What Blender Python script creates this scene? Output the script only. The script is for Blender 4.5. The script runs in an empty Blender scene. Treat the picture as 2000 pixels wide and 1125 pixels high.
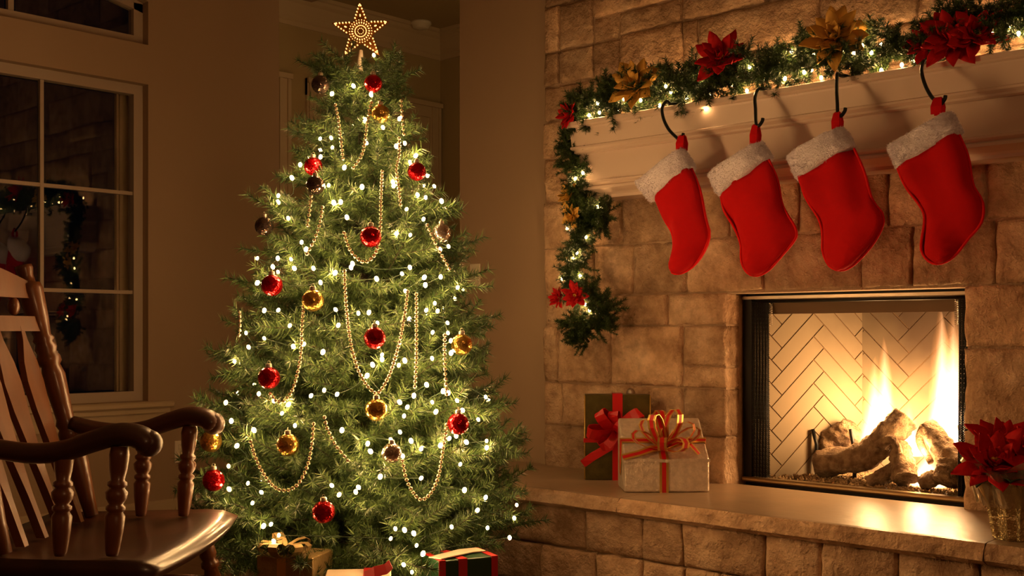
import bpy, math, random
from mathutils import Vector, Matrix, noise

# ------------------------------------------------------------------ camera, world, exposure
SC = bpy.context.scene
COL = SC.collection
FPX, HOR, CAMZ = 2254.0, 650.0, 1.0
RX, RY = 0.7318, 0.6816               # camera right in world
FX, FY = -0.6816, 0.7318              # camera forward in world

cam = bpy.data.cameras.new('camera')
cam.sensor_width = 36.0
cam.lens = FPX / 2000.0 * 36.0
cam.shift_y = (HOR - 562.5) / 2000.0
cam.clip_end = 100
camo = bpy.data.objects.new('camera', cam)
COL.objects.link(camo)
camo.location = (0, 0, CAMZ)
camo.rotation_euler = (math.pi / 2, 0, math.atan2(RY, RX))
SC.camera = camo

world = bpy.data.worlds.new('night')
SC.world = world
world.use_nodes = True
world.node_tree.nodes['Background'].inputs[0].default_value = (0.25, 0.35, 0.6, 1)
world.node_tree.nodes['Background'].inputs[1].default_value = 0.0012

VS = SC.view_settings
VS.view_transform = 'Standard'
VS.look = 'None'
VS.gamma = 1.0
VS.use_curve_mapping = False
VS.exposure = 0.0
SC.cycles.use_denoising = True
SC.cycles.max_bounces = 7
SC.cycles.diffuse_bounces = 3
SC.cycles.glossy_bounces = 4
SC.cycles.transmission_bounces = 6
SC.cycles.transparent_max_bounces = 12
SC.cycles.sample_clamp_indirect = 6.0
SC.cycles.sample_clamp_direct = 40.0
SC.cycles.blur_glossy = 0.5

BULB_STRENGTH = 300.0
BULB_COL = (1.0, 0.55, 0.21)
FIRE_POWER = 15.0
FIRE_COL = (1.0, 0.56, 0.22)
FLAME_STRENGTH = 1.7

def lamp(name, loc, energy, col, size):
    l = bpy.data.lights.new(name, 'POINT'); l.energy = energy; l.color = col; l.shadow_soft_size = size
    o = bpy.data.objects.new(name, l); COL.objects.link(o); o.location = loc
lamp('room_fill', (1.1, .9, 2.3), 42.0, (1.0, .50, .21), .35)      # added fill beside the viewer, out of frame, brightens the fireplace wall
lamp('hallway_fill', (-3.45, 4.75, 2.6), 5.0, (1.0, .66, .28), .10)  # added unseen fill round the corner, lifts the dark hallway

# ------------------------------------------------------------------ geometry helpers
def c2w(x, d, z):
    return Vector((x * RX + d * FX, x * RY + d * FY, z))

def px(u, v, d):
    return c2w((u - 1000.0) / FPX * d, d, CAMZ - (v - HOR) / FPX * d)

def pxY(u, v, y):
    t = (u - 1000.0) / FPX
    return px(u, v, y / (t * RY + FY))

def pxX(u, v, x):
    t = (u - 1000.0) / FPX
    return px(u, v, x / (t * RX + FX))

def pxZ(u, v, z):
    return px(u, v, (CAMZ - z) * FPX / (v - HOR))

def lerp(a, b, t):
    return a + (b - a) * t

class MB:
    def __init__(s):
        s.v, s.f, s.m, s.sm = [], [], [], []
    def add(s, vs, fs, mi=0, smooth=False):
        o = len(s.v)
        s.v.extend(Vector(v) for v in vs)
        for f in fs:
            s.f.append(tuple(i + o for i in f)); s.m.append(mi); s.sm.append(smooth)
    def box(s, a, b, mi=0):
        x0, y0, z0 = a; x1, y1, z1 = b
        vs = [(x0,y0,z0),(x1,y0,z0),(x1,y1,z0),(x0,y1,z0),(x0,y0,z1),(x1,y0,z1),(x1,y1,z1),(x0,y1,z1)]
        s.add(vs, [(0,3,2,1),(4,5,6,7),(0,1,5,4),(1,2,6,5),(2,3,7,6),(3,0,4,7)], mi)
    def bbox(s, a, b, r=0.004, mi=0):
        """box with chamfered edges"""
        x0, y0, z0 = a; x1, y1, z1 = b
        r = min(r, (x1-x0)*.45, (y1-y0)*.45, (z1-z0)*.45)
        vs = []; 
        for X, sx in ((x0,1),(x1,-1)):
            for Y, sy in ((y0,1),(y1,-1)):
                for Z, sz in ((z0,1),(z1,-1)):
                    vs += [(X, Y+sy*r, Z+sz*r), (X+sx*r, Y, Z+sz*r), (X+sx*r, Y+sy*r, Z)]
        def i(ix, iy, iz, k): return (ix*4 + iy*2 + iz)*3 + k
        fs = []
        for ix in (0,1): fs.append([i(ix,0,0,0), i(ix,1,0,0), i(ix,1,1,0), i(ix,0,1,0)])
        for iy in (0,1): fs.append([i(0,iy,0,1), i(1,iy,0,1), i(1,iy,1,1), i(0,iy,1,1)])
        for iz in (0,1): fs.append([i(0,0,iz,2), i(1,0,iz,2), i(1,1,iz,2), i(0,1,iz,2)])
        for iy in (0,1):
            for iz in (0,1): fs.append([i(0,iy,iz,1), i(1,iy,iz,1), i(1,iy,iz,2), i(0,iy,iz,2)])
        for ix in (0,1):
            for iz in (0,1): fs.append([i(ix,0,iz,0), i(ix,1,iz,0), i(ix,1,iz,2), i(ix,0,iz,2)])
        for ix in (0,1):
            for iy in (0,1): fs.append([i(ix,iy,0,0), i(ix,iy,1,0), i(ix,iy,1,1), i(ix,iy,0,1)])
        for ix in (0,1):
            for iy in (0,1):
                for iz in (0,1): fs.append([i(ix,iy,iz,0), i(ix,iy,iz,1), i(ix,iy,iz,2)])
        c = Vector(((x0+x1)/2, (y0+y1)/2, (z0+z1)/2))
        out = []
        for f in fs:
            p = [Vector(vs[k]) for k in f]
            n = (p[1]-p[0]).cross(p[2]-p[0])
            m = sum(p, Vector())/len(p)
            out.append(tuple(f) if n.dot(m-c) > 0 else tuple(reversed(f)))
        s.add(vs, out, mi)
    def rings(s, rs, mi=0, cap=True, smooth=True, closed=True):
        n = len(rs[0]); vs = [p for r in rs for p in r]; fs = []
        for a in range(len(rs)-1):
            for k in range(n if closed else n-1):
                k2 = (k+1) % n
                fs.append((a*n+k, a*n+k2, (a+1)*n+k2, (a+1)*n+k))
        if cap and closed:
            fs.append(tuple(reversed(range(n))))
            fs.append(tuple((len(rs)-1)*n + k for k in range(n)))
        s.add(vs, fs, mi, smooth)
    def tube(s, pts, rad, seg=8, mi=0, cap=True, squash=None):
        pts = [Vector(p) for p in pts]
        rr = rad if isinstance(rad, (list, tuple)) else [rad]*len(pts)
        t0 = (pts[1]-pts[0]).normalized()
        up = Vector((0,0,1)) if abs(t0.z) < .9 else Vector((1,0,0))
        a = t0.cross(up).normalized(); rs = []
        for i, p in enumerate(pts):
            t = (pts[min(i+1, len(pts)-1)] - pts[max(i-1, 0)])
            if t.length < 1e-9: t = t0
            t = t.normalized()
            a = (a - t*a.dot(t)).normalized()
            b = t.cross(a)
            sa, sb = squash if squash else (1, 1)
            rs.append([p + (a*math.cos(q)*sa + b*math.sin(q)*sb)*rr[i] for q in [2*math.pi*k/seg for k in range(seg)]])
        s.rings(rs, mi, cap)
    def lathe(s, A, B, prof, seg=14, mi=0, cap=True):
        A, B = Vector(A), Vector(B)
        t = (B-A).normalized()
        up = Vector((0,0,1)) if abs(t.z) < .9 else Vector((1,0,0))
        a = t.cross(up).normalized(); b = t.cross(a)
        rs = [[A.lerp(B, q) + (a*math.cos(w) + b*math.sin(w))*r for w in [2*math.pi*k/seg for k in range(seg)]] for q, r in prof]
        s.rings(rs, mi, cap)
    def ball(s, c, r, seg=20, rng=12, mi=0, sc=(1,1,1)):
        c = Vector(c); rs = []
        for i in range(rng+1):
            th = math.pi*max(min(i/rng, .995), .005)
            rs.append([c + Vector((math.sin(th)*math.cos(q)*sc[0], math.sin(th)*math.sin(q)*sc[1], -math.cos(th)*sc[2]))*r for q in [2*math.pi*k/seg for k in range(seg)]])
        s.rings(rs, mi, True)
    def ribbon(s, pts, wdir, width, thick=0.0012, mi=0):
        """flat solid strip along pts; wdir a vector or list of vectors across it"""
        pts = [Vector(p) for p in pts]; n = len(pts); rs = []
        for i, p in enumerate(pts):
            t = (pts[min(i+1,n-1)] - pts[max(i-1,0)]).normalized()
            w = Vector(wdir[i] if isinstance(wdir, list) else wdir)
            w = (w - t*w.dot(t)).normalized()
            nn = t.cross(w).normalized()*thick*.5
            ww = width[i] if isinstance(width, list) else width
            rs.append([p-w*ww/2-nn, p+w*ww/2-nn, p+w*ww/2+nn, p-w*ww/2+nn])
        s.rings(rs, mi, True, smooth=False)
    def xform(s, M):
        s.v = [M @ v for v in s.v]; return s
    def mesh(s, name, mats, off=Vector()):
        me = bpy.data.meshes.new(name)
        me.from_pydata([tuple(v-off) for v in s.v], [], s.f)
        for m in (mats if isinstance(mats, (list, tuple)) else [mats]):
            me.materials.append(MT[m])
        me.polygons.foreach_set('material_index', s.m)
        me.polygons.foreach_set('use_smooth', s.sm)
        me.update()
        return me
    def build(s, name, mats, parent=None, base=None, fixn=False):
        if parent is not None:
            off = wl(parent)
        elif base is not None:
            off = Vector(base)
        else:
            off = Vector()
        me = s.mesh(name, mats, off)
        o = bpy.data.objects.new(name, me)
        COL.objects.link(o)
        if parent is not None: o.parent = parent
        else: o.location = off
        return o
    def base(s):
        xs = [v.x for v in s.v]; ys = [v.y for v in s.v]; zs = [v.z for v in s.v]
        return Vector(((min(xs)+max(xs))/2, (min(ys)+max(ys))/2, min(zs)))

def wl(o):
    p = Vector()
    while o is not None:
        p = p + o.location; o = o.parent
    return p

def tag(o, label=None, cat=None, group=None, kind=None):
    if label: o['label'] = label
    if cat: o['category'] = cat
    if group: o['group'] = group
    if kind: o['kind'] = kind
    return o

def thing(name, label, cat, loc, group=None, kind=None):
    o = bpy.data.objects.new(name, None)
    COL.objects.link(o); o.location = loc
    return tag(o, label, cat, group, kind)

def inst(name, me, M, parent):
    o = bpy.data.objects.new(name, me)
    COL.objects.link(o)
    o.parent = parent
    o.matrix_basis = Matrix.Translation(-wl(parent)) @ M
    return o

def smooth_path(pts, n=8):
    """Catmull-Rom through pts"""
    pts = [Vector(p) for p in pts]; out = []
    P = [pts[0]*2-pts[1]] + pts + [pts[-1]*2-pts[-2]]
    for i in range(1, len(P)-2):
        for k in range(n):
            t = k/n
            a, b, c, d = P[i-1], P[i], P[i+1], P[i+2]
            out.append(.5*((2*b) + (c-a)*t + (2*a-5*b+4*c-d)*t*t + (3*b-a-3*c+d)*t**3))
    out.append(pts[-1])
    return out

def resample(pts, n):
    d = [0]
    for a, b in zip(pts, pts[1:]): d.append(d[-1] + (b-a).length)
    out = []; j = 0
    for i in range(n):
        s = d[-1]*i/(n-1)
        while j < len(pts)-2 and d[j+1] < s: j += 1
        q = (s-d[j])/max(d[j+1]-d[j], 1e-9)
        out.append(pts[j].lerp(pts[j+1], min(max(q,0),1)))
    return out

def frame_from(zax, xhint=Vector((1,0,0))):
    z = Vector(zax).normalized()
    x = (xhint - z*xhint.dot(z))
    if x.length < 1e-4:
        x = Vector((0,1,0)) - z*z.y
    x.normalize(); y = z.cross(x)
    return Matrix((x, y, z)).transposed().to_4x4()

# ------------------------------------------------------------------ materials
MT = {}
def mat(name, col, rough=.6, metal=0, bump=0, bscale=40, var=0, vscale=6, spec=.5, col2=None, detail=4, emis=None, sheen=0, coat=0, stretch=None):
    m = bpy.data.materials.new(name); m.use_nodes = True
    nt = m.node_tree; b = nt.nodes['Principled BSDF']
    b.inputs['Base Color'].default_value = (*col, 1)
    b.inputs['Roughness'].default_value = rough
    b.inputs['Metallic'].default_value = metal
    b.inputs['Specular IOR Level'].default_value = spec
    if sheen:
        b.inputs['Sheen Weight'].default_value = sheen
        b.inputs['Sheen Roughness'].default_value = .5
    if coat:
        b.inputs['Coat Weight'].default_value = coat
        b.inputs['Coat Roughness'].default_value = .12
    tc = None
    def coords():
        nonlocal tc
        if tc is None:
            t = nt.nodes.new('ShaderNodeTexCoord'); tc = t.outputs['Object']
            if stretch:
                mp = nt.nodes.new('ShaderNodeMapping'); mp.inputs['Scale'].default_value = stretch
                nt.links.new(tc, mp.inputs['Vector']); tc = mp.outputs[0]
        return tc
    if col2 is not None:
        n = nt.nodes.new('ShaderNodeTexNoise'); n.inputs['Scale'].default_value = vscale; n.inputs['Detail'].default_value = detail
        nt.links.new(coords(), n.inputs['Vector'])
        r = nt.nodes.new('ShaderNodeValToRGB')
        r.color_ramp.elements[0].position = .35; r.color_ramp.elements[1].position = .65
        r.color_ramp.elements[0].color = (*col, 1); r.color_ramp.elements[1].color = (*col2, 1)
        nt.links.new(n.outputs['Fac'], r.inputs[0]); nt.links.new(r.outputs[0], b.inputs['Base Color'])
    if bump:
        n = nt.nodes.new('ShaderNodeTexNoise'); n.inputs['Scale'].default_value = bscale; n.inputs['Detail'].default_value = 5
        n.inputs['Roughness'].default_value = .62
        nt.links.new(coords(), n.inputs['Vector'])
        bp = nt.nodes.new('ShaderNodeBump'); bp.inputs['Strength'].default_value = bump; bp.inputs['Distance'].default_value = .02
        nt.links.new(n.outputs['Fac'], bp.inputs['Height']); nt.links.new(bp.outputs[0], b.inputs['Normal'])
    if emis:
        b.inputs['Emission Color'].default_value = (*emis[0], 1); b.inputs['Emission Strength'].default_value = emis[1]
    MT[name] = m
    return m

mat('wall_paint', (.37,.255,.16), .75, bump=.04, bscale=120)
mat('ceiling_paint', (.66,.54,.38), .8)
mat('trim_paint', (.50,.38,.24), .45)
mat('hall_paint', (.40,.30,.15), .75)
mat('floor_wood', (.10,.045,.02), .35, col2=(.15,.07,.03), vscale=3, stretch=(1,12,1))
mat('mortar', (.44,.30,.19), .95, bump=.8, bscale=45)
mat('mantel_paint', (.64,.50,.41), .42)
mat('iron', (.012,.011,.010), .45, .6)
mat('hook_iron', (.02,.025,.022), .35, .7)
mat('steel', (.45,.38,.30), .35, .9)
mat('lip_bronze', (.15,.095,.055), .5, .5)
mat('brass_dull', (.35,.26,.14), .35, .9)
mat('window_frame', (.42,.33,.25), .5)
mat('plastic', (.75,.66,.52), .4)
mat('chair_wood', (.10,.030,.007), .36, col2=(.16,.052,.013), vscale=9, stretch=(1,1,.15), coat=.35)
mat('chair_wood_dark', (.035,.010,.004), .36, col2=(.055,.016,.006), vscale=9, coat=.2)
mat('red_felt', (.52,.002,.003), .9, bump=.25, bscale=500, spec=.2)
mat('red_edge', (.68,.006,.005), .85, bump=.2, bscale=400, spec=.2)
mat('white_fur', (.95,.88,.97), .95, bump=.6, bscale=120, spec=.1)
mat('trunk_brown', (.035,.022,.014), .9, bump=.4, bscale=60)
mat('twig', (.03,.03,.012), .9)
mat('red_ribbon', (.50,.005,.006), .38)
mat('gold_ribbon', (.72,.48,.12), .3, .85)
mat('gold_glitter', (.75,.45,.10), .35, .6, bump=.6, bscale=300)
mat('gold_petal', (.78,.44,.08), .42, .3, bump=.3, bscale=150)
mat('red_petal', (.50,.003,.005), .7, bump=.15, bscale=120, spec=.25)
mat('leaf_green', (.02,.07,.02), .45)
mat('red_glass', (.50,.004,.008), .16, .85)
mat('gold_glass', (.70,.42,.09), .20, .95)
mat('silver_glass', (.55,.45,.38), .14, .9)
mat('dark_glass', (.12,.085,.07), .12, .9)
mat('ornament_cap', (.75,.68,.55), .3, .9)
mat('bead_gold', (.92,.78,.56), .24, .9)
mat('cone_white', (.80,.70,.60), .5)
mat('star_metal', (.32,.13,.03), .35, .8)
mat('gift_silver', (.80,.68,.55), .30, .5, bump=.45, bscale=70, col2=(.62,.52,.42), vscale=45)
mat('gift_green', (.10,.085,.025), .32, .7, bump=.1, bscale=40, col2=(.16,.13,.04), vscale=22)
mat('gift_gold', (.34,.24,.10), .4, .5, bump=.35, bscale=18)
mat('gift_dark_green', (.012,.05,.018), .35)
mat('gift_red', (.45,.012,.012), .4)
mat('gift_cream', (.62,.50,.38), .5)
mat('foil', (.62,.50,.26), .18, .9, bump=.9, bscale=26)
mat('log_bark', (.15,.085,.045), .95, bump=1.0, bscale=60, col2=(.34,.23,.13), vscale=30)
mat('ember_gravel', (.24,.15,.07), .9, col2=(.40,.27,.13), vscale=60)
mat('wire_green', (.01,.03,.012), .5)
mat('slab', (.34,.235,.145), .36, spec=.35, bump=.10, bscale=14, col2=(.28,.20,.125), vscale=5)

def stone_mat(name, c1, c2, c3):
    m = bpy.data.materials.new(name); m.use_nodes = True
    nt = m.node_tree; b = nt.nodes['Principled BSDF']; b.inputs['Roughness'].default_value = .85
    b.inputs['Specular IOR Level'].default_value = .25
    g = nt.nodes.new('ShaderNodeNewGeometry')
    def nz(scale, detail, rough=.6):
        n = nt.nodes.new('ShaderNodeTexNoise'); n.inputs['Scale'].default_value = scale; n.inputs['Detail'].default_value = detail
        n.inputs['Roughness'].default_value = rough
        nt.links.new(g.outputs['Position'], n.inputs['Vector']); return n
    a = nz(5, 5); r = nt.nodes.new('ShaderNodeValToRGB')
    e = r.color_ramp.elements
    e[0].position = .32; e[0].color = (*c1, 1); e[1].position = .68; e[1].color = (*c3, 1)
    k = e.new(.5); k.color = (*c2, 1)
    nt.links.new(a.outputs['Fac'], r.inputs[0])
    oi = nt.nodes.new('ShaderNodeObjectInfo')
    hs = nt.nodes.new('ShaderNodeHueSaturation')
    mr = nt.nodes.new('ShaderNodeMapRange'); mr.inputs['To Min'].default_value = .72; mr.inputs['To Max'].default_value = 1.18
    nt.links.new(oi.outputs['Random'], mr.inputs['Value']); nt.links.new(mr.outputs[0], hs.inputs['Value'])
    nt.links.new(r.outputs[0], hs.inputs['Color'])
    fine = nz(13, 8, .62); fr = nt.nodes.new('ShaderNodeValToRGB')
    fr.color_ramp.elements[0].position = .36; fr.color_ramp.elements[0].color = (.66,.60,.55,1)
    fr.color_ramp.elements[1].position = .58; fr.color_ramp.elements[1].color = (1.12,1.10,1.06,1)
    nt.links.new(fine.outputs['Fac'], fr.inputs[0])
    mx = nt.nodes.new('ShaderNodeMix'); mx.data_type = 'RGBA'; mx.blend_type = 'MULTIPLY'; mx.inputs[0].default_value = .8
    nt.links.new(hs.outputs[0], mx.inputs[6]); nt.links.new(fr.outputs[0], mx.inputs[7]); nt.links.new(mx.outputs[2], b.inputs['Base Color'])
    n1 = nz(10, 9, .62); n2 = nz(48, 4, .6)
    ad = nt.nodes.new('ShaderNodeMath'); ad.operation = 'MULTIPLY_ADD'; ad.inputs[1].default_value = .35
    nt.links.new(n2.outputs['Fac'], ad.inputs[0]); nt.links.new(n1.outputs['Fac'], ad.inputs[2])
    bp = nt.nodes.new('ShaderNodeBump'); bp.inputs['Strength'].default_value = 1.0; bp.inputs['Distance'].default_value = .050
    nt.links.new(ad.outputs[0], bp.inputs['Height']); nt.links.new(bp.outputs[0], b.inputs['Normal'])
    MT[name] = m
stone_mat('stone', (.40,.25,.145), (.62,.42,.265), (.75,.55,.38))

def needle_mat(name, c1, c2):
    m = bpy.data.materials.new(name); m.use_nodes = True
    nt = m.node_tree; b = nt.nodes['Principled BSDF']; b.inputs['Roughness'].default_value = .45
    g = nt.nodes.new('ShaderNodeNewGeometry'); r = nt.nodes.new('ShaderNodeValToRGB')
    r.color_ramp.elements[0].color = (*c1, 1); r.color_ramp.elements[1].color = (*c2, 1)
    nt.links.new(g.outputs['Random Per Island'], r.inputs[0]); nt.links.new(r.outputs[0], b.inputs['Base Color'])
    MT[name] = m
needle_mat('needles', (.016,.052,.014), (.105,.17,.045))
needle_mat('garland_needles', (.008,.03,.007), (.055,.10,.018))

def glitter(name):   # faceted sparkle on the ball ornaments
    m = MT[name]; nt = m.node_tree; b = nt.nodes['Principled BSDF']
    t = nt.nodes.new('ShaderNodeTexCoord'); v = nt.nodes.new('ShaderNodeTexVoronoi'); v.inputs['Scale'].default_value = 130
    bp = nt.nodes.new('ShaderNodeBump'); bp.inputs['Strength'].default_value = .35; bp.inputs['Distance'].default_value = .004
    nt.links.new(t.outputs['Object'], v.inputs['Vector']); nt.links.new(v.outputs['Distance'], bp.inputs['Height'])
    nt.links.new(bp.outputs[0], b.inputs['Normal'])
for n in ('red_glass', 'gold_glass', 'silver_glass', 'dark_glass'): glitter(n)

def emit(name, col, st):
    m = bpy.data.materials.new(name); m.use_nodes = True
    nt = m.node_tree; nt.nodes.clear()
    e = nt.nodes.new('ShaderNodeEmission'); e.inputs[0].default_value = (*col, 1); e.inputs[1].default_value = st
    o = nt.nodes.new('ShaderNodeOutputMaterial'); nt.links.new(e.outputs[0], o.inputs[0])
    MT[name] = m
emit('bulb_glow', BULB_COL, BULB_STRENGTH)
emit('garland_bulb_glow', BULB_COL, BULB_STRENGTH*1.0)
emit('low_bulb_glow', BULB_COL, BULB_STRENGTH*.5)  # weaker copy for the lowest bulbs, imitates a dark fade toward the frame bottom
emit('star_glow', (1.0, .46, .12), 4.0)

def glass_mat():
    m = bpy.data.materials.new('pane_glass'); m.use_nodes = True
    b = m.node_tree.nodes['Principled BSDF']
    b.inputs['Base Color'].default_value = (1,1,1,1); b.inputs['Roughness'].default_value = 0
    b.inputs['Transmission Weight'].default_value = 1; b.inputs['IOR'].default_value = 1.5
    MT['pane_glass'] = m
glass_mat()

def cello_mat():
    m = bpy.data.materials.new('cellophane'); m.use_nodes = True
    nt = m.node_tree; b = nt.nodes['Principled BSDF']
    b.inputs['Base Color'].default_value = (.9,.8,.6,1); b.inputs['Roughness'].default_value = .08
    b.inputs['Transmission Weight'].default_value = .9; b.inputs['IOR'].default_value = 1.25
    MT['cellophane'] = m
cello_mat()

def brick_mat():   # refractory panel, soot towards the upper corner over the burner
    m = bpy.data.materials.new('firebrick'); m.use_nodes = True
    nt = m.node_tree; b = nt.nodes['Principled BSDF']; b.inputs['Roughness'].default_value = .9
    g = nt.nodes.new('ShaderNodeNewGeometry')
    sub = nt.nodes.new('ShaderNodeVectorMath'); sub.operation = 'DISTANCE'; sub.inputs[1].default_value = (-1.84, 4.58, 1.18)
    nt.links.new(g.outputs['Position'], sub.inputs[0])
    n = nt.nodes.new('ShaderNodeTexNoise'); n.inputs['Scale'].default_value = 7; n.inputs['Detail'].default_value = 4
    nt.links.new(g.outputs['Position'], n.inputs['Vector'])
    ma = nt.nodes.new('ShaderNodeMath'); ma.operation = 'MULTIPLY_ADD'; ma.inputs[1].default_value = .16
    nt.links.new(n.outputs['Fac'], ma.inputs[0]); nt.links.new(sub.outputs['Value'], ma.inputs[2])
    r = nt.nodes.new('ShaderNodeValToRGB')
    r.color_ramp.elements[0].position = .36; r.color_ramp.elements[0].color = (.05,.028,.015,1)
    r.color_ramp.elements[1].position = .70; r.color_ramp.elements[1].color = (.25,.19,.12,1)
    nt.links.new(ma.outputs[0], r.inputs[0]); nt.links.new(r.outputs[0], b.inputs['Base Color'])
    MT['firebrick'] = m
brick_mat()
mat('brick_joint', (.20,.11,.05), .95)

def flame_mat():
    """emitting gas: bright core, thin orange streaked edge; unit-sized tongue in object space, z 0..1, radius 1"""
    m = bpy.data.materials.new('flame_gas'); m.use_nodes = True
    nt = m.node_tree; nt.nodes.clear(); N = nt.nodes.new; L = nt.links.new
    tc = N('ShaderNodeTexCoord'); sp = N('ShaderNodeSeparateXYZ'); L(tc.outputs['Generated'], sp.inputs[0])
    def math_(op, a, b=None, c=None, clamp=False):
        n = N('ShaderNodeMath'); n.operation = op; n.use_clamp = clamp
        for i, x in enumerate((a, b, c)):
            if x is None: continue
            if isinstance(x, (int, float)): n.inputs[i].default_value = x
            else: L(x, n.inputs[i])
        return n.outputs[0]
    z = sp.outputs['Z']
    mp = N('ShaderNodeMapping'); mp.inputs['Scale'].default_value = (26, 26, 3.0)
    L(tc.outputs['Object'], mp.inputs[0])
    nz = N('ShaderNodeTexNoise'); nz.inputs['Scale'].default_value = 1; nz.inputs['Detail'].default_value = 3; L(mp.outputs[0], nz.inputs['Vector'])
    x = math_('MULTIPLY', math_('SUBTRACT', sp.outputs['X'], .5), 2.0)
    y = math_('MULTIPLY', math_('SUBTRACT', sp.outputs['Y'], .5), 2.0)
    r2 = math_('SQRT', math_('ADD', math_('MULTIPLY', x, x), math_('MULTIPLY', y, y)))
    # envelope radius of the tongue at height z
    env = math_('ADD', math_('MULTIPLY', math_('SUBTRACT', 1.0, z), .92), .06)
    env = math_('MULTIPLY', env, math_('MULTIPLY_ADD', nz.outputs['Fac'], 1.3, .30))
    core = math_('SUBTRACT', 1.0, math_('DIVIDE', r2, env), None, True)
    fade = math_('POWER', math_('SUBTRACT', 1.0, z, None, True), .8)
    dens = math_('MULTIPLY', math_('POWER', core, 1.25), fade)
    ramp = N('ShaderNodeValToRGB')
    ramp.color_ramp.elements[0].position = .0; ramp.color_ramp.elements[0].color = (1.0, .30, .05, 1)
    ramp.color_ramp.elements[1].position = .55; ramp.color_ramp.elements[1].color = (1.0, .72, .40, 1)
    L(dens, ramp.inputs[0])
    e = N('ShaderNodeEmission'); L(ramp.outputs[0], e.inputs[0])
    L(math_('MULTIPLY', dens, 100.0*FLAME_STRENGTH), e.inputs[1])
    o = N('ShaderNodeOutputMaterial'); L(e.outputs[0], o.inputs['Volume'])
    MT['flame_gas'] = m
flame_mat()

# ------------------------------------------------------------------ room shell
XW, YF, YS = -5.40, 4.06, 4.01        # window wall, painted fire-side wall, stone face
XR, YB, ZC = 3.2, -3.2, 4.3           # unseen sides of the room
HX, HY, HZ = -5.60, 5.31, 3.00        # hallway: left wall, far wall, ceiling
XJ = -4.14                            # right jamb of the hall opening
WY0, WY1, WZ0, WZ1 = 1.06, 3.06, .65, 2.274
UZ0, USP = 2.476, 2.66                # transom: sill and spring height
def arch(y):
    q = (y-(WY0+WY1)/2)/((WY1-WY0)/2)
    return USP + .04 + .13*(1-q*q)

b = MB(); b.box((-6.2, YB-.2, -.1), (XR+.2, HY+.3, 0))
tag(b.build('floor', 'floor_wood'), 'dark wooden floor of the living room', 'floor', kind='structure')
b = MB(); b.box((XW-.25, YB-.2, ZC), (XR+.2, YF+.3, ZC+.1))
tag(b.build('ceiling', 'ceiling_paint'), 'plain living room ceiling above the frame', 'ceiling', kind='structure')
# window wall with two openings
b = MB()
for y0, y1 in ((YB-.2, WY0), (WY1, 3.87)): b.box((XW-.2, y0, 0), (XW, y1, ZC))
b.box((XW-.2, WY0, 0), (XW, WY1, WZ0)); b.box((XW-.2, WY0, WZ1), (XW, WY1, UZ0))
NS = 40
for k in range(NS):
    ya, yb = WY0+(WY1-WY0)*k/NS, WY0+(WY1-WY0)*(k+1)/NS
    za, zb = arch(ya), arch(yb)
    vs = [(XW,ya,za),(XW,yb,zb),(XW,yb,ZC),(XW,ya,ZC),(XW-.2,ya,za),(XW-.2,yb,zb),(XW-.2,yb,ZC),(XW-.2,ya,ZC)]
    b.add(vs, [(0,1,2,3),(4,7,6,5),(0,4,5,1)])
tag(b.build('wall_left', 'wall_paint'), 'beige painted wall around the dark window', 'wall', kind='structure')
b = MB()
b.box((XJ, YF, 0), (-3.45, YF+.14, ZC)); b.box((-.62, YF, 0), (XR+.2, YF+.14, ZC))
b.box((XW-.2, YF-.05, 2.96), (XJ, YF+.14, ZC))
b.box((XW-.2, 3.87, 2.96), (XW, YF, ZC))
tag(b.build('wall_back', 'wall_paint'), 'beige painted wall between the hallway and the stone chimney', 'wall', kind='structure')
b = MB(); b.box((XR, YB-.2, 0), (XR+.2, YF, ZC))
tag(b.build('wall_right', 'wall_paint'), 'beige wall on the far right outside the frame', 'wall', kind='structure')
b = MB(); b.box((XW-.2, YB-.2, 0), (XR+.2, YB, ZC))
tag(b.build('wall_front', 'wall_paint'), 'beige wall behind the viewer', 'wall', kind='structure')
# hallway
b = MB(); b.box((HX-.12, 3.87, 0), (HX, HY+.1, HZ+.1)); b.box((HX, HY, 0), (-2.9, HY+.1, HZ+.1)); b.box((XJ, YF+.14, 0), (XJ+.1, HY-.9, HZ+.1)); b.box((-2.9, YF+.2, 0), (-2.8, HY+.1, HZ+.1))
tag(b.build('wall_hallway', 'hall_paint'), 'ochre walls of the hallway behind the tree', 'wall', kind='structure')
b = MB(); b.box((HX-.1, 3.95, HZ), (-2.8, HY+.1, HZ+.1))
tag(b.build('ceiling_hallway', 'hall_paint'), 'low hallway ceiling behind the tree top', 'ceiling', kind='structure')
# crown moulding
prof = [(0,-.185),(.012,-.185),(.016,-.16),(.03,-.15),(.035,-.12),(.075,-.06),(.10,-.045),(.105,-.025),(.125,-.02),(.13,0)]
b = MB(); rs = []
for c in (0, 1, 2):
    rs.append([Vector((HX+p*.62, 3.95, HZ+z)) if c == 0 else Vector((HX+p*.62, HY-p*.62, HZ+z)) if c == 1 else Vector((-2.9, HY-p*.62, HZ+z)) for p, z in prof])
b.rings(rs, cap=False, smooth=False, closed=False)
tag(b.build('trim_1', 'trim_paint'), 'stepped crown moulding along the hallway ceiling', 'moulding', kind='structure')
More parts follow.
